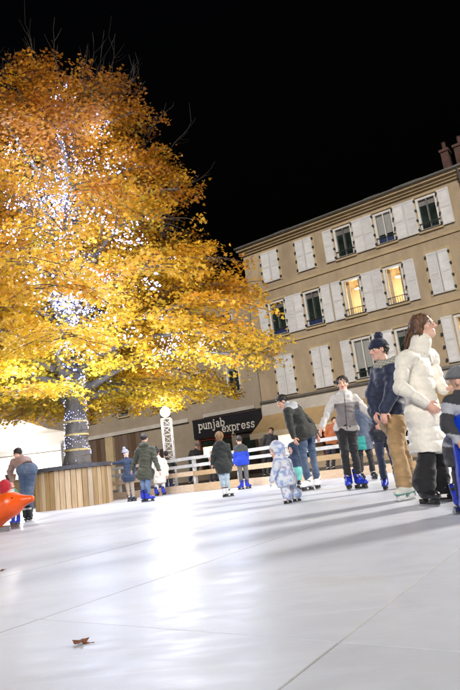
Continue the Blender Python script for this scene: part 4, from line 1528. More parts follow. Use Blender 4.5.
def person(label, D, J, fwd, s=1.0, skin=(.60, .36, .26), head_fwd=None, head_up=(0, 0, 1), hs=None,
           jacket=None, legs=None, skates=None, feet=None, hat=None, hair=None, hood=None, scarf=None, hands='bare', gloves=None,
           res=.011, eyes=True, group=None, lift=(0, 0), extra=None, hand_dirs=(None, None), curl=.6, foot_pitch=(0, 0)):
    """J: photo-pixel joints (px, py, depth offset); fwd: where the chest faces"""
    W = {}
    for k, v in J.items():
        if isinstance(v, tuple):
            W[k] = at(v[0], v[1], D + (v[2] if len(v) > 2 else 0))
    fw = nrm((fwd[0], fwd[1], 0)); rt = nrm(np.cross(fw, (0, 0, 1)))          # person's right
    for sd in 'ab':
        if 'an' + sd in W:
            W['an' + sd][2] = .20 * s + lift[0 if sd == 'a' else 1]
    g0 = (W['ana'] + W['anb']) / 2
    root = thing('person', (g0[0], g0[1], 0), label, 'person', group)
    hs = hs or s
    hf = nrm(head_fwd if head_fwd is not None else (*fw[:2], 0))
    fr = frame_of(hf, head_up)
    hc = W['head']
    neck = W['neck']
    sh = [W['sha'], W['shb']]; el = [W['ela'], W['elb']]; wr = [W['wra'], W['wrb']]
    hp = [W['hpa'], W['hpb']]; kn = [W['kna'], W['knb']]; an = [W['ana'], W['anb']]
    pel = (hp[0] + hp[1]) / 2; chest = (sh[0] + sh[1]) / 2
    # --- body
    b = Blob(.02)
    head_prims(b, hc, fr, hs, neck)
    b.cap(neck, chest, .05 * s, .06 * s, k=.03)
    b.cap(chest - np.array((0, 0, .05 * s)), pel, .085 * s, .085 * s, k=.04)
    for i in (0, 1):
        b.cap(chest, sh[i], .05 * s, .045 * s, k=.03)
        b.cap(sh[i], el[i], .042 * s, .034 * s, k=.02).cap(el[i], wr[i], .034 * s, .023 * s, k=.02)
        b.cap(pel, hp[i], .08 * s, .075 * s, k=.03).cap(hp[i], kn[i], .065 * s, .045 * s, k=.02).cap(kn[i], an[i], .045 * s, .035 * s, k=.02)
        hd = nrm(wr[i] - el[i]) if hand_dirs[i] is None else nrm(hand_dirs[i])
        inward = nrm(pel + np.array((0, 0, .1)) - wr[i])
        hand(b, wr[i], hd, inward if abs(inward @ hd) < .93 else fw, s, curl, 1)
    V, Q = b.mesh(res)
    hands_c = [wr[0] + nrm(wr[0] - el[0]) * .07 * s, wr[1] + nrm(wr[1] - el[1]) * .07 * s]
    C = skin_cols(V, hc, fr, hs, skin, hands_c)
    if gloves is not None:
        for i in (0, 1):
            C[np.linalg.norm(V - hands_c[i], axis=1) < .13 * s] = gloves
    body = soft('body', V, Q, M['skin'], root, C)
    if eyes:
        for q in (-1, 1):
            ec = hc + (fr[0] * q * .031 + fr[1] * .0735 + fr[2] * .005) * hs
            m = MB(); rr = .0118 * hs
            vs, fs = [], []
            for i in range(9):
                th = math.pi * i / 8
                for j in range(12):
                    ph = 2 * math.pi * j / 12
                    vs.append(ec + rr * (math.cos(th) * fr[1] + math.sin(th) * (math.cos(ph) * fr[0] + math.sin(ph) * fr[2])))
            for i in range(8):
                for j in range(12):
                    fs.append((i * 12 + j, i * 12 + (j + 1) % 12, (i + 1) * 12 + (j + 1) % 12, (i + 1) * 12 + j))
            m.add(vs, fs)
            m.m = [1 if k < 24 else 0 for k in range(len(fs))]
            m.build('eye', [M['eye_white'], M['iris']], body, smooth=True)
    # --- trousers
    if legs:
        lw = legs.get('w', 1.0)
        b = Blob(.03)
        b.cap(hp[0], hp[1], .118 * s * lw ** .5, .118 * s * lw ** .5, k=.05)
        b.cap(pel + nrm(chest - pel) * .10 * s, pel, .11 * s, .118 * s, flat=(fw, 1.15), k=.05)
        for i in (0, 1):
            b.cap(hp[i], kn[i], .098 * s * lw * legs.get('thigh', 1), .068 * s * lw, k=.03)
            end = an[i] + (kn[i] - an[i]) * legs.get('short', .10)
            b.cap(kn[i], end, .066 * s * lw, legs.get('cuff', .058) * s * lw, k=.02)
        V, Q = b.mesh(res)
        nn = vnormals(V, Q)
        amp = legs.get('fold', .007) * s
        fd = vnoise(V * np.array((1, 1, 1.4)), 8 / s) + .5 * vnoise(V * np.array((1, 1, 2.2)) + 9, 19 / s)
        rg = 1 - 2 * np.abs(vnoise((V @ np.array(((.9, 0, .4), (0, 1, .3), (-.4, 0, 1.6)))) + 7, 11 / s))
        V = V + nn * (fd * amp + np.maximum(rg, -.2) * amp * 1.3)[:, None]
        if 'cols' in legs:
            soft('trousers', V, Q, M['cloth_attr'], root, legs['cols'](V, W, s))
        else:
            soft('trousers', V, Q, cloth(legs['col'], legs.get('rough', .9)), root)
    # --- jacket
    if jacket:
        jw = jacket.get('w', 1.0); hem = jacket.get('hem', .08) * s; band = jacket.get('band', 0); aw_ = jacket.get('aw', jw)
        dn = nrm(pel - chest)
        hemp = jacket['hem_px'] if 'hem_px' in jacket else None
        hp_end = pel + dn * hem if hemp is None else at(hemp[0], hemp[1], D + (hemp[2] if len(hemp) > 2 else 0))
        b = Blob(.035)
        flat = (fw, 1.28)
        b.cap(sh[0] * .78 + chest * .22 - np.array((0, 0, .02 * s)), sh[1] * .78 + chest * .22 - np.array((0, 0, .02 * s)), .082 * s * jw, .082 * s * jw, k=.05)
        b.cap(chest + dn * .1 * s, pel, .145 * s * jw, .150 * s * jw * jacket.get('hip', 1), flat=flat, k=.06, band=band)
        if np.linalg.norm(hp_end - pel) > .03:
            b.cap(pel, hp_end, .150 * s * jw * jacket.get('hip', 1), .15 * s * jw * jacket.get('flare', 1.0), flat=(fw, 1.2), k=.05, band=band)
        if legs and hem > -.01:
            lw = legs.get('w', 1.0)
            ex = .024 if jacket.get('hem', .08) > .045 or hemp is not None else .010
            b.cap(hp[0], hp[1], .118 * s * lw ** .5 + ex, .118 * s * lw ** .5 + ex, k=.05)
            for i in (0, 1) if ex > .02 else ():
                tt = np.clip(((hp_end - hp[i]) @ dn + .12 * s) / ((kn[i] - hp[i]) @ dn + 1e-6), .05, 1)
                b.cap(hp[i], hp[i] + (kn[i] - hp[i]) * tt, .098 * s * lw * legs.get('thigh', 1) + .022, (.098 - .03 * tt) * s * lw + .024, k=.05)
        for i in (0, 1):
            b.cap(sh[i], el[i], .068 * s * aw_, .056 * s * aw_, k=.035, band=band)
            e2 = el[i] + (wr[i] - el[i]) * jacket.get('sleeve', .96)
            b.cap(el[i], e2, .056 * s * aw_, .042 * s * aw_, k=.02, band=band)
        nk = neck + (hc - neck) * jacket.get('collar', .18)
        b.cap(chest, nk, .085 * s * jw, .072 * s * jacket.get('cw', 1), k=.05)
        if hood == 'down':
            hb = neck - fw * .085 * s
            b.cap(hb + rt * .06 * s, hb - rt * .06 * s, .06 * s, .06 * s, k=.04)
            b.cap(neck - fw * .06 * s + rt * .085 * s, neck + fw * .05 * s + rt * .07 * s - np.array((0, 0, .04 * s)), .036 * s, .03 * s, k=.03)
            b.cap(neck - fw * .06 * s - rt * .085 * s, neck + fw * .05 * s - rt * .07 * s - np.array((0, 0, .04 * s)), .036 * s, .03 * s, k=.03)
        elif hood == 'up':
            r_, f_, u_ = fr
            A = np.array(fr)
            b.ell(hc + (-.018 * f_ + .022 * u_) * hs, np.array((.112, .125, .138)) * hs, A, k=.03)
            b.cap(hc - u_ * .09 * hs - f_ * .02 * hs, neck, .095 * hs, .10 * s, k=.05)
            b.ell(hc + (.125 * f_ - .02 * u_) * hs, np.array((.072, .085, .092)) * hs, A, sub=True, k=.02)
        capr = .15 * s * jw * jacket.get('flare', 1.0)
        if True:
            b.cut(hp_end + dn * jacket.get('cutoff', .06) * s, dn + np.array((0, 0, -.25)), box=None if jacket.get('cutall') else .34 * s * jw)
        V, Q = b.mesh(res)
        nn = vnormals(V, Q)
        L, B = b.along(V)
        amp = jacket.get('fold', .009) * s
        fd = vnoise(V * np.array((1, 1, 1.3)), 7 / s) + .5 * vnoise(V * np.array((1, 1, 1.9)) + 5, 17 / s)
        rg = 1 - 2 * np.abs(vnoise((V @ np.array(((.8, 0, .5), (0, 1, 0), (-.45, 0, 1.5)))) + 3, 9 / s))
        V = V + nn * (fd * amp + np.maximum(rg, -.2) * amp * jacket.get('crease', 1.25))[:, None]
        if band:
            ph = np.where(B > 0, L / np.where(B > 0, B, 1), .5)
            V = V + nn * (np.where(B > 0, np.abs(np.sin(math.pi * ph)) ** .42 - .8, 0) * .018 * s + .3 * amp * vnoise(V, 38))[:, None]
        if 'cols' in jacket:
            soft(jacket.get('name', 'jacket'), V, Q, M['cloth_attr'], root, jacket['cols'](V, W, s))
        else:
            soft(jacket.get('name', 'jacket'), V, Q, cloth(jacket['col'], jacket.get('rough', .75), var=jacket.get('var', .14), sheen=jacket.get('sheen', .15)), root)
        if jacket.get('zip'):
            m = MB(); z_pts = []
            for t in np.linspace(.04, 1.02, 18):
                c = nk + (hp_end - nk) * t
                X = V - c
                sel = (np.abs(X @ dn) < .016) & (np.abs(X @ rt) < .02) & (X @ fw > 0) & (X @ fw < .3 * s)
                if sel.any(): z_pts.append((c, (X[sel] @ fw).max() + .001))
            if len(z_pts) >= 3:
                md = np.median([q[1] for q in z_pts]); z_pts = [q[0] + fw * min(max(q[1], md - .05), md + .025) for q in z_pts]
            if len(z_pts) < 3: z_pts = [nk + fw * .1, pel + fw * .1, hp_end + fw * .1]
            m.tube(z_pts, .006 * s, 6); m.build('zip', M['black_rub'], root)
    if skates:
        ff = feet if isinstance(feet, list) else [feet or fwd] * 2
        for i in (0, 1):
            put_skate(root, (an[i][0], an[i][1], max(0, an[i][2] - .20 * s)), nrm((*ff[i][:2], 0)), s * skates.get('s', 1.0), skates['style'], pitch=foot_pitch[i],
                      name=skates.get('name', 'skate'), blade=skates.get('blade', True))
    r_, f_, u_ = fr; A = np.array(fr)
    if hair:
        b = Blob(.02)
        b.ell(hc + (-.022 * f_ + .036 * u_) * hs, np.array((.084, .099, .094)) * hs * hair.get('vol', 1), A)
        if hair.get('back', 0):
            b.cap(hc + (-.06 * f_ + .02 * u_) * hs, hc + (-.06 * f_ - hair['back'] * u_) * hs, .075 * hs, .05 * hs, k=.04)
        for st_ in hair.get('locks', ()):
            pts = [hc + (r_ * q[0] + f_ * q[1] + u_ * q[2]) * hs for q in st_[0]]
            for a_, b_, r0, r1 in zip(pts[:-1], pts[1:], st_[1][:-1], st_[1][1:]): b.cap(a_, b_, r0 * hs, r1 * hs, k=.02)
        b.ell(hc + (.105 * f_ - .038 * u_) * hs, np.array((.066, .08, .082)) * hs, A, sub=True, k=.012)
        if not hair.get('back', 0):
            b.ell(hc + (.02 * f_ - .10 * u_) * hs, np.array((.10, .075, .075)) * hs, A, sub=True, k=.02)
        V, Q = b.mesh(min(res, .009)); nn = vnormals(V, Q)
        V = V + nn * (.006 * hs * vnoise(V * np.array((1.6, 1.6, .5)), 40) + .004 * vnoise(V * np.array((2, 2, .6)), 80))[:, None]
        hcol = np.array(hair['col'])
        C = hcol * (1 + .45 * vnoise(V * np.array((2.2, 2.2, .4)), 45))[:, None]
        ho_ = soft('hair', V, Q, M['hair_attr'], root, np.clip(C, 0, 1))
        if res < .0105:
            m = MB()
            for q in RNG.choice(len(V), min(260, len(V)), replace=False):
                n0 = nn[q]; dn_ = nrm(-u_ * .9 - f_ * .35 + RNG.normal(0, .25, 3)); dn_ = nrm(dn_ - n0 * (dn_ @ n0) * .85 + n0 * .08)
                ln_ = RNG.uniform(.025, .06) * hs
                m.tube([V[q] - n0 * .003, V[q] + dn_ * ln_ * .5 + n0 * .003, V[q] + dn_ * ln_ - n0 * .002], [.0045, .0035, .001], 4, cap=False)
            mk = ('hs',) + tuple(hair['col'])
            if mk not in _cm: _cm[mk] = surf('hair_strand', hair['col'], .45, .3, 14)
            m.build('hair_strands', _cm[mk], ho_, smooth=True, kind='stuff')
    if hat:
        b = Blob(.02)
        b.ell(hc + (-.014 * f_ + .042 * u_) * hs, np.array((.092, .108, .098)) * hs, A)
        b.ell(hc + (-.012 * f_ + .045 * u_) * hs, np.array((.101, .117, .034)) * hs, A, k=.012)
        b.cut(hc + (.022 * u_ - .01 * f_) * hs, -u_ - .12 * f_)
        V, Q = b.mesh(min(res, .009)); nn = vnormals(V, Q)
        ang = np.arctan2((V - hc) @ r_, (V - hc) @ f_)
        V = V + nn * (.0035 * np.sin(ang * 34) * hs + .004 * vnoise(V, 40))[:, None]
        ho = soft('hat', V, Q, knit(hat['col']), root)
        if hat.get('pom'):
            b = Blob(.01); pc = hc + (-.045 * f_ + .158 * u_) * hs
            b.cap(pc, pc + u_ * .004, hat.get('pr', .042) * hs, hat.get('pr', .042) * hs)
            V, Q = b.mesh(.008); nn = vnormals(V, Q)
            V = V + nn * (.010 * vnoise(V, 90))[:, None]
            soft('pompom', V, Q, knit(hat.get('pcol', hat['col'])), ho)
    if scarf:
        b = Blob(.02); nc = neck + np.array((0, 0, .012 * s)) - fw * .015 * s
        pts = [nc + (rt * math.cos(a_) * .105 + fw * math.sin(a_) * .095 + np.array((0, 0, .018 * math.sin(2 * a_)))) * s for a_ in np.linspace(0, 2 * math.pi, 15)]
        for a_, b_ in zip(pts[:-1], pts[1:]):
            b.cap(a_, b_, .048 * s, .048 * s); b.cap(a_ - fw * .03 * s + np.array((0, 0, .045 * s)), b_ - fw * .03 * s + np.array((0, 0, .045 * s)), .036 * s, .036 * s)
        for q in scarf.get('tails', ()):
            b.cap(at(*q[0]), at(*q[1]), .05 * s, .055 * s, flat=(fw, 1.8))
        V, Q = b.mesh(min(res, .010)); nn = vnormals(V, Q)
        V = V + nn * (.010 * vnoise(V, 22) + .005 * vnoise(V, 60))[:, None]
        soft('scarf', V, Q, M['cloth_attr'], root, scarf['cols'](V))
    if extra: extra(root, W, fr, hs, s, fw, rt, body)
    return root


BLUE = ((.015, .035, .42), (.01, .015, .10), (.02, .02, .03))
WHITE = ((.70, .70, .70), (.08, .08, .09), (.10, .10, .11))
BLACK = ((.018, .018, .02), (.55, .55, .56), (.025, .025, .025))


def flat_col(c):
    return lambda V, W, s: np.tile(np.array(c), (len(V), 1))


# ---- woman in the long cream coat
def specs(root, W, fr, hs, s, fw, rt, body):
    r_, f_, u_ = fr; hc = W['head']
    g_ = thing_parts = MB()
    for q in (-1, 1):
        c = hc + (r_ * q * .032 + f_ * .098 + u_ * .004) * hs
        pts = [c + (r_ * math.cos(a_) * .026 + u_ * math.sin(a_) * .022) * hs for a_ in np.linspace(0, 2 * math.pi, 17)]
        g_.tube(pts, .0013 * hs, 5)
        g_.tube([hc + (r_ * q * .058 + f_ * .096 + u_ * .008) * hs, hc + (r_ * q * .08 + f_ * .0 + u_ * .006) * hs], .0013 * hs, 5)
    g_.tube([hc + (r_ * -.007 + f_ * .1 + u_ * .006) * hs, hc + (r_ * .007 + f_ * .1 + u_ * .006) * hs], .0013 * hs, 5)
    g_.build('glasses', M['black_rub'], root)
    # blown-back strands
    m = MB()
    for i in range(120):
        a0_ = RNG.uniform(-1, 1); z0_ = RNG.uniform(-.10, .06)
        p = hc + (r_ * a0_ * .07 - f_ * (.08 + .02 * RNG.random()) + u_ * z0_) * hs
        pts = [p]
        ln = RNG.uniform(.10, .26)
        for g2 in np.linspace(.25, 1, 4):
            pts.append(p + (-f_ * ln * g2 * RNG.uniform(.5, .8) - u_ * (ln * g2 * .65 + .05 * g2 * g2) + r_ * RNG.normal(0, .012)) * hs)
        m.tube(pts, [.006, .0055, .0045, .003, .001], 4)
    m.build('hair_strands', M['hair_brown'], root, smooth=True, kind='stuff')


M['hair_brown'] = surf('brown_hair', (.16, .078, .038), .45, .3, 14, bscale=120, bdist=.002)
CREAM = (.84, .80, .71)
person('woman figure in long cream quilted coat with brown hair and glasses, facing right'.replace('woman figure', 'person'), 5.45,
       dict(head=(424, 326.5), neck=(421, 345), sha=(404, 358, -.12), shb=(430, 355, .16), ela=(401, 388, -.20), wra=(426, 403, -.26), elb=(438, 382, .10), wrb=(444, 390, -.1),
            hpa=(420, 414, -.08), hpb=(426, 414, .08), kna=(427, 456, -.10), knb=(436, 456, .10), ana=(426, 492, -.16), anb=(441, 490, .12)),
       fwd=(.86, -.5), s=1.0, head_fwd=(.72, -.69, .06), res=.0075, hs=1.06, skin=(.66, .42, .32),
       jacket=dict(name='coat', col=CREAM, w=1.13, hip=1.08, hem_px=(429, 451), flare=1.22, band=.13, fold=.009, crease=.35, aw=1.1, collar=.16, cw=1.35, rough=.6, var=.08, cutoff=.02, cutall=False),
       legs=dict(col=(.012, .012, .014), w=1.1, thigh=.85, cuff=.095, short=.02, fold=.006), skates=dict(style=BLACK), feet=[(.35, -1), (.85, -.8)],
       hair=dict(col=(.15, .072, .036), back=.13, vol=1.04, locks=[([(-.07, -.02, .05), (-.085, -.03, -.05), (-.075, -.04, -.14)], (.03, .035, .02)), ([(.07, -.02, .05), (.085, -.02, -.05), (.075, -.01, -.14)], (.03, .032, .02)),
                 ([(0, -.1, .0), (0, -.15, -.08), (-.02, -.22, -.16)], (.06, .05, .02))]),
       extra=specs, hand_dirs=((.6, -.1, -.6), (.5, -.3, .1)))

# ---- child at the right edge with the blue skating aid
person('child in grey knitted hat and dark grey jacket pushing a blue skating aid', 4.55,
       dict(head=(461, 381), neck=(462, 396), sha=(450, 402, -.05), shb=(475, 401, .05), ela=(447, 424, -.12), wra=(458, 440, -.2), elb=(484, 424, 0), wrb=(478, 440, -.2),
            hpa=(458, 448, 0), hpb=(471, 448, 0), kna=(459, 478, 0), knb=(473, 478, 0), ana=(461, 500, 0), anb=(476, 500, 0)),
       fwd=(.75, -.65), s=.72, hs=.92, res=.010, eyes=False,
       jacket=dict(w=1.2, hem=.14, fold=.009, cols=lambda V, W, s: np.where((np.abs(((V[:, 2] * 1.0 + .35 * V[:, 0]) % .26) - .07) < .045)[:, None], np.array((.42, .44, .5)), np.array((.04, .042, .05)))),
       legs=dict(col=(.03, .03, .04)), skates=dict(style=BLUE), hat=dict(col=(.16, .17, .19)))

# ---- man in navy coat, plaid scarf, bobble hat
def plaid(V):
    a_ = np.sin(V[:, 2] * 170 + V[:, 0] * 80); b_ = np.sin((V[:, 0] - V[:, 1]) * 150 - V[:, 2] * 50)
    C = np.tile(np.array((.44, .42, .36)), (len(V), 1))
    C[a_ > .55] = (.24, .26, .25); C[b_ > .6] = (.17, .19, .21); C[(a_ < -.85)] = (.52, .47, .28)
    return C


NAVY = (.012, .020, .055)
TANSHOE = ((.60, .62, .58), (.04, .36, .25), (.03, .33, .24))
person('person in navy coat, plaid scarf and navy bobble hat with tan trousers, facing left', 6.15,
       dict(head=(378.5, 350), neck=(386, 367), sha=(393, 371, -.16), shb=(379, 371, .16), ela=(391, 394, -.22), wra=(384.5, 410, -.24), elb=(372, 394, .1), wrb=(375, 412, .0),
            hpa=(395, 424, -.07), hpb=(392, 424, .09), kna=(397, 452, -.14), knb=(402, 452, .08), ana=(405, 484, -.08), anb=(411, 483, .1)),
       fwd=(-.9, -.25), s=.98, head_fwd=(-.95, -.28, -.06), head_up=(-.12, 0, 1), hs=.98, res=.0085, skin=(.63, .38, .30),
       jacket=dict(name='coat', col=NAVY, w=1.14, hem=-.03, hip=.93, fold=.012, aw=1.1, collar=.1, rough=.7, cutoff=.03),
       legs=dict(col=(.42, .27, .13), w=1.08, cuff=.085, short=-.02, fold=.008), skates=dict(style=TANSHOE, s=1.0, name='green_trimmed_skate'), feet=[(-.85, -.5), (-.6, -.8)],
       hat=dict(col=(.010, .015, .05), pom=True, pr=.05), scarf=dict(cols=plaid), hair=dict(col=(.03, .02, .015)), hand_dirs=((-.25, -.2, -.8), None))

# ---- legs and sleeve seen behind him
person('person in dark navy puffer jacket and jeans on blue skates behind the bobble hat person', 7.9,
       dict(head=(384, 384), neck=(383, 395), sha=(377, 399, -.05), shb=(391, 399, .1), ela=(371.5, 411, -.05), wra=(376, 423, -.1), elb=(394, 412, .1), wrb=(391, 424, .05),
            hpa=(378, 432, 0), hpb=(386, 432, .05), kna=(380, 453, -.05), knb=(392, 453, .05), ana=(384, 477, -.05), anb=(398, 475, .1)),
       fwd=(-.5, -.8), s=.80, hs=.9, res=.012, eyes=False,
       jacket=dict(col=(.016, .018, .035), w=1.2, hem=.1, band=.1, rough=.5), legs=dict(col=(.035, .045, .085), w=.98), skates=dict(style=BLUE), feet=[(-.4, -1), (.3, -1)],
       hair=dict(col=(.04, .025, .018)))


# ---- boy in two-tone hoodie
def hoodie(V, W, s):
    ch = (W['sha'] + W['shb']) / 2
    C = np.tile(np.array((.20, .185, .19)), (len(V), 1))
    z = V[:, 2] - ch[2]
    x = np.abs(V[:, 0] - ch[0])
    up_ = (z > -.07 * s) | (x > .20 * s)
    C[up_] = (.56, .54, .53)
    C[(z < -.44 * s) & (x < .2 * s)] = (.36, .34, .33)
    return C


person('boy like figure'.replace('boy like figure', 'young person in pale grey two tone zip hoodie and black trousers, arms held out'), 8.9,
       dict(head=(342.5, 384), neck=(344, 394.5), sha=(334.5, 399.5, 0), shb=(355, 398.5, 0), ela=(328, 413, -.08), wra=(321.5, 427, -.2), elb=(364, 408.5, -.02), wrb=(371.5, 416, -.12),
            hpa=(341.5, 429, 0), hpb=(351.5, 429, 0), kna=(344.5, 450, -.10), knb=(354, 450, -.06), ana=(348, 476.5, 0), anb=(358.5, 476, -.05)),
       fwd=(-.12, -1), s=.99, head_fwd=(-.25, -1, -.02), hs=1.06, res=.0085, skin=(.64, .40, .30),
       jacket=dict(w=1.0, hem=.0, cutoff=.03, hip=.92, fold=.010, cols=hoodie, zip=True, collar=.2), hood='down',
       legs=dict(col=(.014, .014, .017), w=.92, short=.16, fold=.008), skates=dict(style=BLUE), feet=[(-.35, -1), (.55, -.8)],
       hair=dict(col=(.022, .015, .012)), hand_dirs=((-.4, -.3, -.8), (.5, -.3, -.6)))

# ---- figure half hidden behind the boy
person('person in blue grey coat with teal panel standing behind the pale hoodie', 11.0,
       dict(head=(357, 402), neck=(359, 410), sha=(354, 414), shb=(367, 412), ela=(352, 425), wra=(354, 437), elb=(370, 424), wrb=(369, 437),
            hpa=(359, 440), hpb=(366, 440), kna=(360, 455), knb=(370, 455), ana=(361, 472), anb=(373, 471)),
       fwd=(.2, -1), s=.83, res=.013, eyes=False,
       jacket=dict(name='coat', w=1.25, hem=.16, flare=1.1, cols=lambda V, W, s: np.where(((V[:, 2] < W['hpa'][2] + .06) & (V[:, 0] < (W['hpa'][0] + W['hpb'][0]) / 2 + .02))[:, None], np.array((.03, .32, .29)), np.array((.06, .08, .13)))),
       legs=dict(col=(.02, .02, .025)), skates=dict(style=BLACK), hair=dict(col=(.05, .03, .02)))

# ---- man stooping in black jacket and jeans
def jean_cols(V, W, s):
    C = np.tile(np.array((.045, .075, .14)), (len(V), 1))
    w_ = np.clip(vnoise(V, 5) * .8 + .2, 0, 1)[:, None]
    return C * (1 - w_ * .6) + np.array((.14, .19, .28)) * w_ * .6


person('stooping person in black jacket with grey hood and blue jeans', 10.0,
       dict(head=(282, 402), neck=(288, 405.5), sha=(287.5, 411, -.18), shb=(297, 409, .18), ela=(290, 425, -.22), wra=(294, 437, -.26), elb=(311, 424, .26), wrb=(316.5, 435, .2),
            hpa=(301.5, 432, -.09), hpb=(309, 431, .09), kna=(303, 456, -.1), knb=(312.5, 455, .1), ana=(307.5, 478.5, -.08), anb=(317, 478, .1)),
       fwd=(-.95, -.2), s=1.0, head_fwd=(-.85, -.25, -.5), head_up=(-.5, 0, .9), res=.0095,
       jacket=dict(w=1.05, hem=.06, cols=lambda V, W, s: np.where((np.linalg.norm(V - W['neck'], axis=1) < .19)[:, None], np.array((.40, .41, .44)), np.array((.022, .024, .022)))), hood='down',
       legs=dict(w=.95, cols=jean_cols, fold=.008), skates=dict(style=WHITE), feet=[(-.8, -.5), (-.3, -.9)], hair=dict(col=(.02, .016, .014)))

# ---- small child in teal beside him
person('small child in teal and navy suit beside the stooping person', 10.5,
       dict(head=(293, 449), neck=(294, 456), sha=(290, 459), shb=(299, 458), ela=(289, 466), wra=(290, 472), elb=(301, 465), wrb=(301, 471),
            hpa=(293, 471), hpb=(298, 471), kna=(293, 478), knb=(298, 478), ana=(294, 485), anb=(299, 485)),
       fwd=(-.8, -.5), s=.53, hs=.85, res=.012, eyes=False, skin=(.64, .40, .32),
       jacket=dict(w=1.25, hem=.25, cols=lambda V, W, s: np.where((V[:, 2] < W['hpa'][2] + .06)[:, None], np.array((.16, .50, .47)), np.array((.03, .05, .10)))), hood='up',
       legs=dict(col=(.02, .02, .03)), skates=dict(style=BLACK))


# ---- toddler in pale patterned snowsuit
def suit(V, W, s):
    C = np.tile(np.array((.58, .66, .80)), (len(V), 1))
    n_ = vnoise(V, 24); n2 = vnoise(V + 40, 30)
    C[n_ > .18] = (.74, .76, .80); C[n_ < -.30] = (.30, .40, .66); C[(n2 > .42)] = (.44, .40, .62)
    return C


person('toddler in hooded pale blue patterned snowsuit leaning forward', 7.7,
       dict(head=(276.5, 451), neck=(281, 459), sha=(277, 463, -.1), shb=(287, 462, .1), ela=(274, 472, -.14), wra=(271.5, 481, -.16), elb=(291, 471, .1), wrb=(289, 479, .08),
            hpa=(283.5, 479, -.05), hpb=(289, 479, .05), kna=(285, 489, -.05), knb=(292, 488, .06), ana=(288, 496.5, -.05), anb=(297, 494, .1)),
       fwd=(-.9, -.4), s=.50, hs=.86, res=.009, eyes=True, skin=(.66, .42, .33), head_fwd=(-.93, -.35, -.12),
       jacket=dict(name='snowsuit_top', w=1.6, hem=.1, cols=suit, aw=1.5), hood='up', legs=dict(cols=suit, w=1.6, cuff=.085), skates=dict(style=WHITE, s=1.05), feet=(-.8, -.5), gloves=(.70, .71, .74))

# ---- girl in dark coat, seen from behind
person('child in long dark hooded coat and pale jeans on white skates, back turned', 11.3,
       dict(head=(219.5, 437), neck=(220.5, 443.5), sha=(215.5, 447), shb=(227, 446.5), ela=(213.5, 456), wra=(212.5, 464), elb=(230, 456), wrb=(230.5, 465),
            hpa=(220, 465), hpb=(226, 465), kna=(222, 478), knb=(226.5, 478), ana=(224, 488.5), anb=(228, 488)),
       fwd=(.1, 1), s=.72, hs=.86, res=.010, eyes=False,
       jacket=dict(name='coat', col=(.016, .020, .020), w=1.15, hem=.16, flare=1.08, fold=.012), hood='down', legs=dict(col=(.38, .48, .56), w=1.1), skates=dict(style=WHITE), feet=[(.4, .9), (.9, .4)],
       hair=dict(col=(.33, .20, .09), back=.06))

# ---- child in blue jacket
person('child in bright blue and grey jacket on blue skates by the fence', 13.9,
       dict(head=(239, 440), neck=(240, 446), sha=(236, 448.5), shb=(245, 448), ela=(235, 456), wra=(234.5, 463), elb=(247, 455), wrb=(247, 462),
            hpa=(239.5, 461.5), hpb=(244.5, 461.5), kna=(240, 471), knb=(246, 471), ana=(241, 481), anb=(247, 480.5)),
       fwd=(-.3, 1), s=.74, hs=.88, res=.012, eyes=False,
       jacket=dict(w=1.08, hem=.05, cols=lambda V, W, s: np.where((V[:, 2] > W['sha'][2] - .09)[:, None], np.array((.05, .055, .05)), np.array((.010, .045, .46)))), hood='down',
       legs=dict(col=(.11, .11, .115)), skates=dict(style=BLUE), feet=[(-.7, .5), (.6, .6)], hair=dict(col=(.03, .02, .016)))

# ---- olive parka walking away
person('person in olive parka and jeans on blue skates, walking away past the planter', 13.5,
       dict(head=(144.5, 438.5), neck=(145, 445), sha=(139, 449.5, 0), shb=(152, 449, 0), ela=(135.5, 459, .1), wra=(132.5, 469, .1), elb=(155, 460, -.05), wrb=(159, 470, -.1),
            hpa=(142.5, 473), hpb=(148.5, 473), kna=(143, 483.5, .05), knb=(148, 483.5, -.05), ana=(143.5, 495.5, .02), anb=(148.5, 495.5, -.05)),
       fwd=(.35, 1), s=.90, res=.011, eyes=False,
       jacket=dict(name='parka', col=(.045, .048, .030), w=1.18, hem=.10, fold=.012), hood='down', legs=dict(cols=lambda V, W, s: jean_cols(V, W, s) * 1.8, w=.95), skates=dict(style=BLUE), feet=[(.4, .9), (.95, .3)],
       hair=dict(col=(.018, .014, .012)))

# ---- child in navy coat with pale bobble hat
person('child in navy coat and pale grey bobble hat holding the planter edge', 14.9,
       dict(head=(125.5, 453.5), neck=(127, 459), sha=(122.5, 461.5), shb=(131.5, 461), ela=(118, 463), wra=(113.5, 463.5, .1), elb=(134, 468), wrb=(134, 474),
            hpa=(126, 477), hpb=(131, 477), kna=(127.5, 485), knb=(132, 485), ana=(129, 494), anb=(133, 493.5)),
       fwd=(.7, -.5), s=.72, hs=.88, res=.012, eyes=False, head_fwd=(.85, -.4, 0), skin=(.66, .42, .33),
       jacket=dict(name='coat', col=(.014, .030, .065), w=1.12, hem=.1), legs=dict(col=(.30, .24, .19)), skates=dict(style=BLACK), hat=dict(col=(.34, .35, .44), pom=True, pr=.045), hair=dict(col=(.08, .05, .03), back=.08))

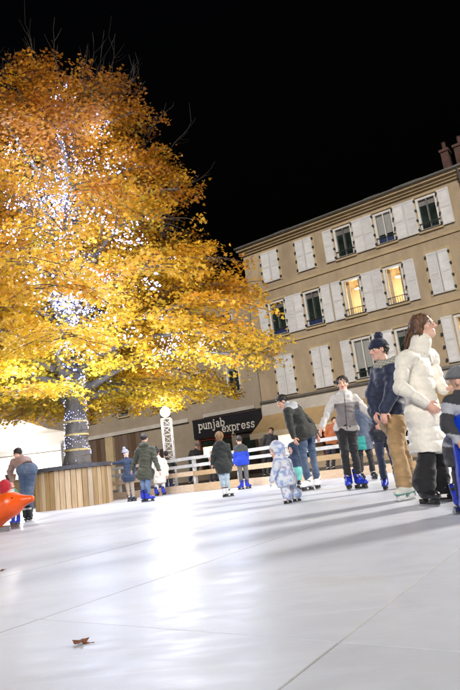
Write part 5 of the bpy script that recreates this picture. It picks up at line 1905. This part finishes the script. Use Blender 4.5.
# ---- pale coat and dark companion by the mast
person('person in long cream padded coat and black bobble hat near the mast', 16.6,
       dict(head=(157, 452), neck=(158, 458), sha=(154, 461), shb=(164, 460.5), ela=(152, 468.5), wra=(152.5, 476), elb=(166.5, 468), wrb=(167, 475.5),
            hpa=(157, 474), hpb=(162, 474), kna=(157, 484), knb=(163, 483), ana=(156.5, 491.5), anb=(163.5, 490.5)),
       fwd=(.3, .9), s=.84, res=.012, eyes=False,
       jacket=dict(name='coat', col=(.72, .67, .56), w=1.2, hem=.24, flare=1.1, band=.12), legs=dict(col=(.62, .62, .62)), skates=dict(style=BLUE), hat=dict(col=(.02, .02, .022), pom=True), hair=dict(col=(.03, .02, .02), back=.08))
person('person in black jacket and dark hair beyond the cream coat by the mast', 17.2,
       dict(head=(165.5, 454), neck=(167, 459.5), sha=(164, 462), shb=(173, 461.5), ela=(163, 469), wra=(163, 475), elb=(175.5, 465.5), wrb=(171, 472),
            hpa=(166, 474.5), hpb=(171, 474.5), kna=(166, 482.5), knb=(171, 482.5), ana=(167, 490), anb=(171.5, 489.5)),
       fwd=(-.4, .9), s=.80, res=.012, eyes=False,
       jacket=dict(col=(.016, .018, .020), w=1.1, hem=.06), legs=dict(col=(.04, .05, .09)), skates=dict(style=BLUE), hair=dict(col=(.015, .012, .012), back=.05))

# ---- adult bending at the left, and the child on the orange aid
person('person in mauve brown top and blue jeans bending forward beside the planter', 11.4,
       dict(head=(17.5, 454), neck=(18.5, 459), sha=(13.5, 462, .05), shb=(27.5, 460, .05), ela=(10, 472, .1), wra=(11.5, 481, .1), elb=(29, 470, .35), wrb=(24, 480, .45),
            hpa=(22.5, 470, -.18), hpb=(31.5, 469, -.18), kna=(24.5, 492, -.05), knb=(29.5, 491, -.05), ana=(25.5, 509, -.1), anb=(29.5, 508, -.1)),
       fwd=(-.15, 1), s=.93, head_fwd=(-.3, .8, -.7), head_up=(0, .7, .7), res=.010, eyes=False,
       jacket=dict(name='pullover', col=(.26, .17, .15), w=1.1, hem=-.10, cutoff=.0, fold=.009), legs=dict(cols=lambda V, W, s: jean_cols(V, W, s) * 1.1, w=1.12, fold=.007), skates=dict(style=BLACK), hair=dict(col=(.03, .02, .018)))
person('small child in red hood and pale jacket behind the orange skating aid', 10.5,
       dict(head=(4, 487), neck=(7, 491.5), sha=(6, 494, .08), shb=(14, 491.5, -.08), ela=(8, 500, .12), wra=(14, 505, .1), elb=(18.5, 497, -.1), wrb=(19, 504, -.05),
            hpa=(12, 505, .06), hpb=(17, 505, -.06), kna=(13, 512, .06), knb=(18, 512, -.06), ana=(13, 519, .08), anb=(18, 519, -.08)),
       fwd=(-.8, .5), s=.55, hs=.85, res=.011, eyes=False, skin=(.64, .4, .31),
       jacket=dict(w=1.25, hem=.10, cols=lambda V, W, s: np.where((np.linalg.norm(V - W['head'], axis=1) < .16)[:, None], np.array((.42, .015, .03)), np.where((V[:, 0] > W['shb'][0] + .02)[:, None], np.array((.03, .22, .14)), np.array((.60, .60, .60))))), hood='up', legs=dict(col=(.03, .06, .20)), skates=dict(style=BLUE))


# ---- onlookers beyond the fence
def onlooker(px, py, D, s_, col, lcol, hcol, fwd, label, hatc=None):
    k = 560 / D
    u_ = lambda dx, dz: (px + dx * k + .12 * dz * k, py - dz * k)
    person(label, D, dict(head=u_(0, 1.58 * s_), neck=u_(0, 1.42 * s_), sha=u_(-.19 * s_, 1.36 * s_), shb=u_(.19 * s_, 1.36 * s_), ela=u_(-.24 * s_, 1.1 * s_), wra=u_(-.18 * s_, .92 * s_),
           elb=u_(.24 * s_, 1.1 * s_), wrb=u_(.2 * s_, .9 * s_), hpa=u_(-.09 * s_, .92 * s_), hpb=u_(.09 * s_, .92 * s_), kna=u_(-.1 * s_, .5 * s_), knb=u_(.1 * s_, .5 * s_), ana=u_(-.1 * s_, .2 * s_), anb=u_(.1 * s_, .2 * s_)),
           fwd=fwd, s=s_, res=.018, eyes=False, jacket=dict(col=col, w=1.1, hem=.1), legs=dict(col=lcol), skates=dict(style=BLACK, blade=False, name='shoe'), hair=dict(col=hcol, back=.05) if hatc is None else None, hat=None if hatc is None else dict(col=hatc),
           group='onlookers behind the fence')


onlooker(212, 483, 20.5, .82, (.55, .40, .34), (.05, .05, .07), (.10, .05, .03), (0, -1), 'onlooker in dusty pink jacket behind the fence left of the dark coat')
onlooker(266, 474, 19.5, .95, (.05, .045, .05), (.03, .03, .04), (.03, .02, .02), (-.4, -1), 'onlooker in black behind the fence right of the bright blue jacket')
onlooker(329, 466, 18.5, .95, (.45, .13, .04), (.03, .03, .04), (.05, .03, .02), (.2, -1), 'onlooker in rust orange jacket behind the fence left of the pale hoodie')
onlooker(192, 486, 22.5, 1.0, (.03, .03, .035), (.03, .04, .07), (.3, .3, .3), (.5, -1), 'onlooker in dark coat and grey hat by the restaurant door', (.22, .22, .24))


# ------------------------------------------------------------------ skating aids
def plastic(name, col):
    return surf(name, col, .32, .08, 3, bscale=30, bdist=.001)


def seal_aid(c, yaw, col, label, s=1.0, upright=False, handle=None):
    t = thing('skating_aid', c, label, 'skating aid', None)
    cy, sy_ = math.cos(yaw), math.sin(yaw)
    P = lambda x, y, z: np.array((c[0] + (x * cy - y * sy_) * s, c[1] + (x * sy_ + y * cy) * s, z * s))
    fv = np.array((cy, sy_, 0)); rv_ = np.array((sy_, -cy, 0))
    b = Blob(.06)
    if not upright:
        b.cap(P(-.40, 0, .20), P(.10, 0, .20), .16 * s, .185 * s, k=.08)
        b.cap(P(.10, 0, .20), P(.36, 0, .27), .185 * s, .135 * s, k=.08)
        b.cap(P(.36, 0, .28), P(.60, 0, .305), .115 * s, .035 * s, k=.06)
        b.cap(P(-.40, 0, .2), P(-.66, 0, .34), .13 * s, .05 * s, k=.06)
        for q in (-1, 1):
            b.cap(P(-.64, 0, .34), P(-.80, q * .16, .44), .045 * s, .03 * s, flat=(np.array((0, 0, 1.)), 1.3), k=.04)
            b.cap(P(.02, q * .12, .12), P(-.14, q * .30, .05), .05 * s, .035 * s, k=.04)
        b.cut(P(0, 0, .022), (0, 0, -1))
    else:
        b.cap(P(0, 0, .10), P(0, 0, .46), .17 * s, .14 * s, k=.08)
        b.cap(P(0, 0, .46), P(.02, 0, .62), .12 * s, .115 * s, k=.06)
        for q in (-1, 1):
            b.cap(P(0, q * .13, .42), P(-.04, q * .21, .22), .04 * s, .03 * s, k=.04)
            b.cap(P(.08, q * .10, .05), P(-.1, q * .10, .05), .045 * s, .045 * s, k=.04)
        b.cut(P(0, 0, .022), (0, 0, -1))
    V, Q = b.mesh(.014)
    body = soft('shell', V, Q, plastic('moulded_plastic', col), t)
    for q in (-1, 1):
        ec = P(.43, q * .098, .34) if not upright else P(.10, q * .075, .66)
        m = MB(); m.lathe(ec, [(.001, .012), (.009, .009), (.012, 0), (.009, -.009), (.001, -.012)], 10); m.build('eye', M['black_rub'], t, smooth=True)
        m = MB(); y0 = q * .10
        m.box(-1, 1, -1, 1, 0, 1)
        m.v = [tuple(P(x * (.4 if not upright else .2), y0 + y * .012, .0 + z * .05)) for x, y, z in m.v]; m.build('runner', M['steel'], t)
    hb = [P(-.30, -.19, .26), P(-.34, -.20, .50), P(-.34, 0, .54), P(-.34, .20, .50), P(-.30, .19, .26)] if not upright else [P(-.02, -.13, .5), P(-.20, -.17, .62), P(-.22, 0, .64), P(-.20, .17, .62), P(-.02, .13, .5)]
    m = MB(); m.tube(hb, .018 * s, 8); m.build('handle', handle or M['red_handle'], t, smooth=True)
    return t


M['red_handle'] = plastic('red_plastic', (.50, .02, .03))
gx, gy = at(6, 512, 9.15)[:2]
seal_aid((gx - .42, gy, 0), R(-6), (.80, .10, .008), 'orange seal shaped skating aid with pointed snout at the left edge', 1.45)
gx, gy, _ = ground(466, 514)
seal_aid((gx + .15, gy, 0), R(205), (.006, .045, .52), 'bright blue skating aid standing at the right edge', 1.02, upright=True, handle=M['black_rub'])

# ------------------------------------------------------------------ fallen leaves on the ice
def fallen_leaf(px, py, s, yaw, col, label):
    p = ground(px, py)
    mt = surf('dry_leaf', col, .7, .4, 25, bdist=.003)
    m = MB(); n_ = 9
    outl = [(0, -.55), (.10, -.25), (.34, -.28), (.30, -.02), (.46, .16), (.2, .2), (0, .5), (-.2, .2), (-.46, .16), (-.30, -.02), (-.34, -.28), (-.10, -.25)]
    vs = [(0, 0, .10)] + [(x, y, .05 + .55 * x * x + .35 * max(0, y) ** 2 + .07 * math.sin(9 * x + 5 * y)) for x, y in outl]
    cy, sy_ = math.cos(yaw), math.sin(yaw)
    vs = [(p[0] + (x * cy - y * sy_) * s, p[1] + (x * sy_ + y * cy) * s, .002 + z * s) for x, y, z in vs]
    m.add(vs, [(0, i + 1, (i + 1) % 12 + 1) for i in range(12)])
    m.tube([vs[1], (vs[1][0] - .2 * s * -sy_, vs[1][1] - .25 * s * cy, .004)], .0016, 5)
    o_ = m.build('fallen_leaf', mt)
    sol = o_.modifiers.new('thickness', 'SOLIDIFY'); sol.thickness = .0015
    tag(o_, label, 'leaf', 'fallen leaves on the ice')


fallen_leaf(81, 644, .072, 1.3, (.24, .085, .03), 'curled brown leaf lying on the ice in the foreground')
fallen_leaf(2, 571, .06, .4, (.20, .08, .03), 'small brown leaf at the left edge of the ice')
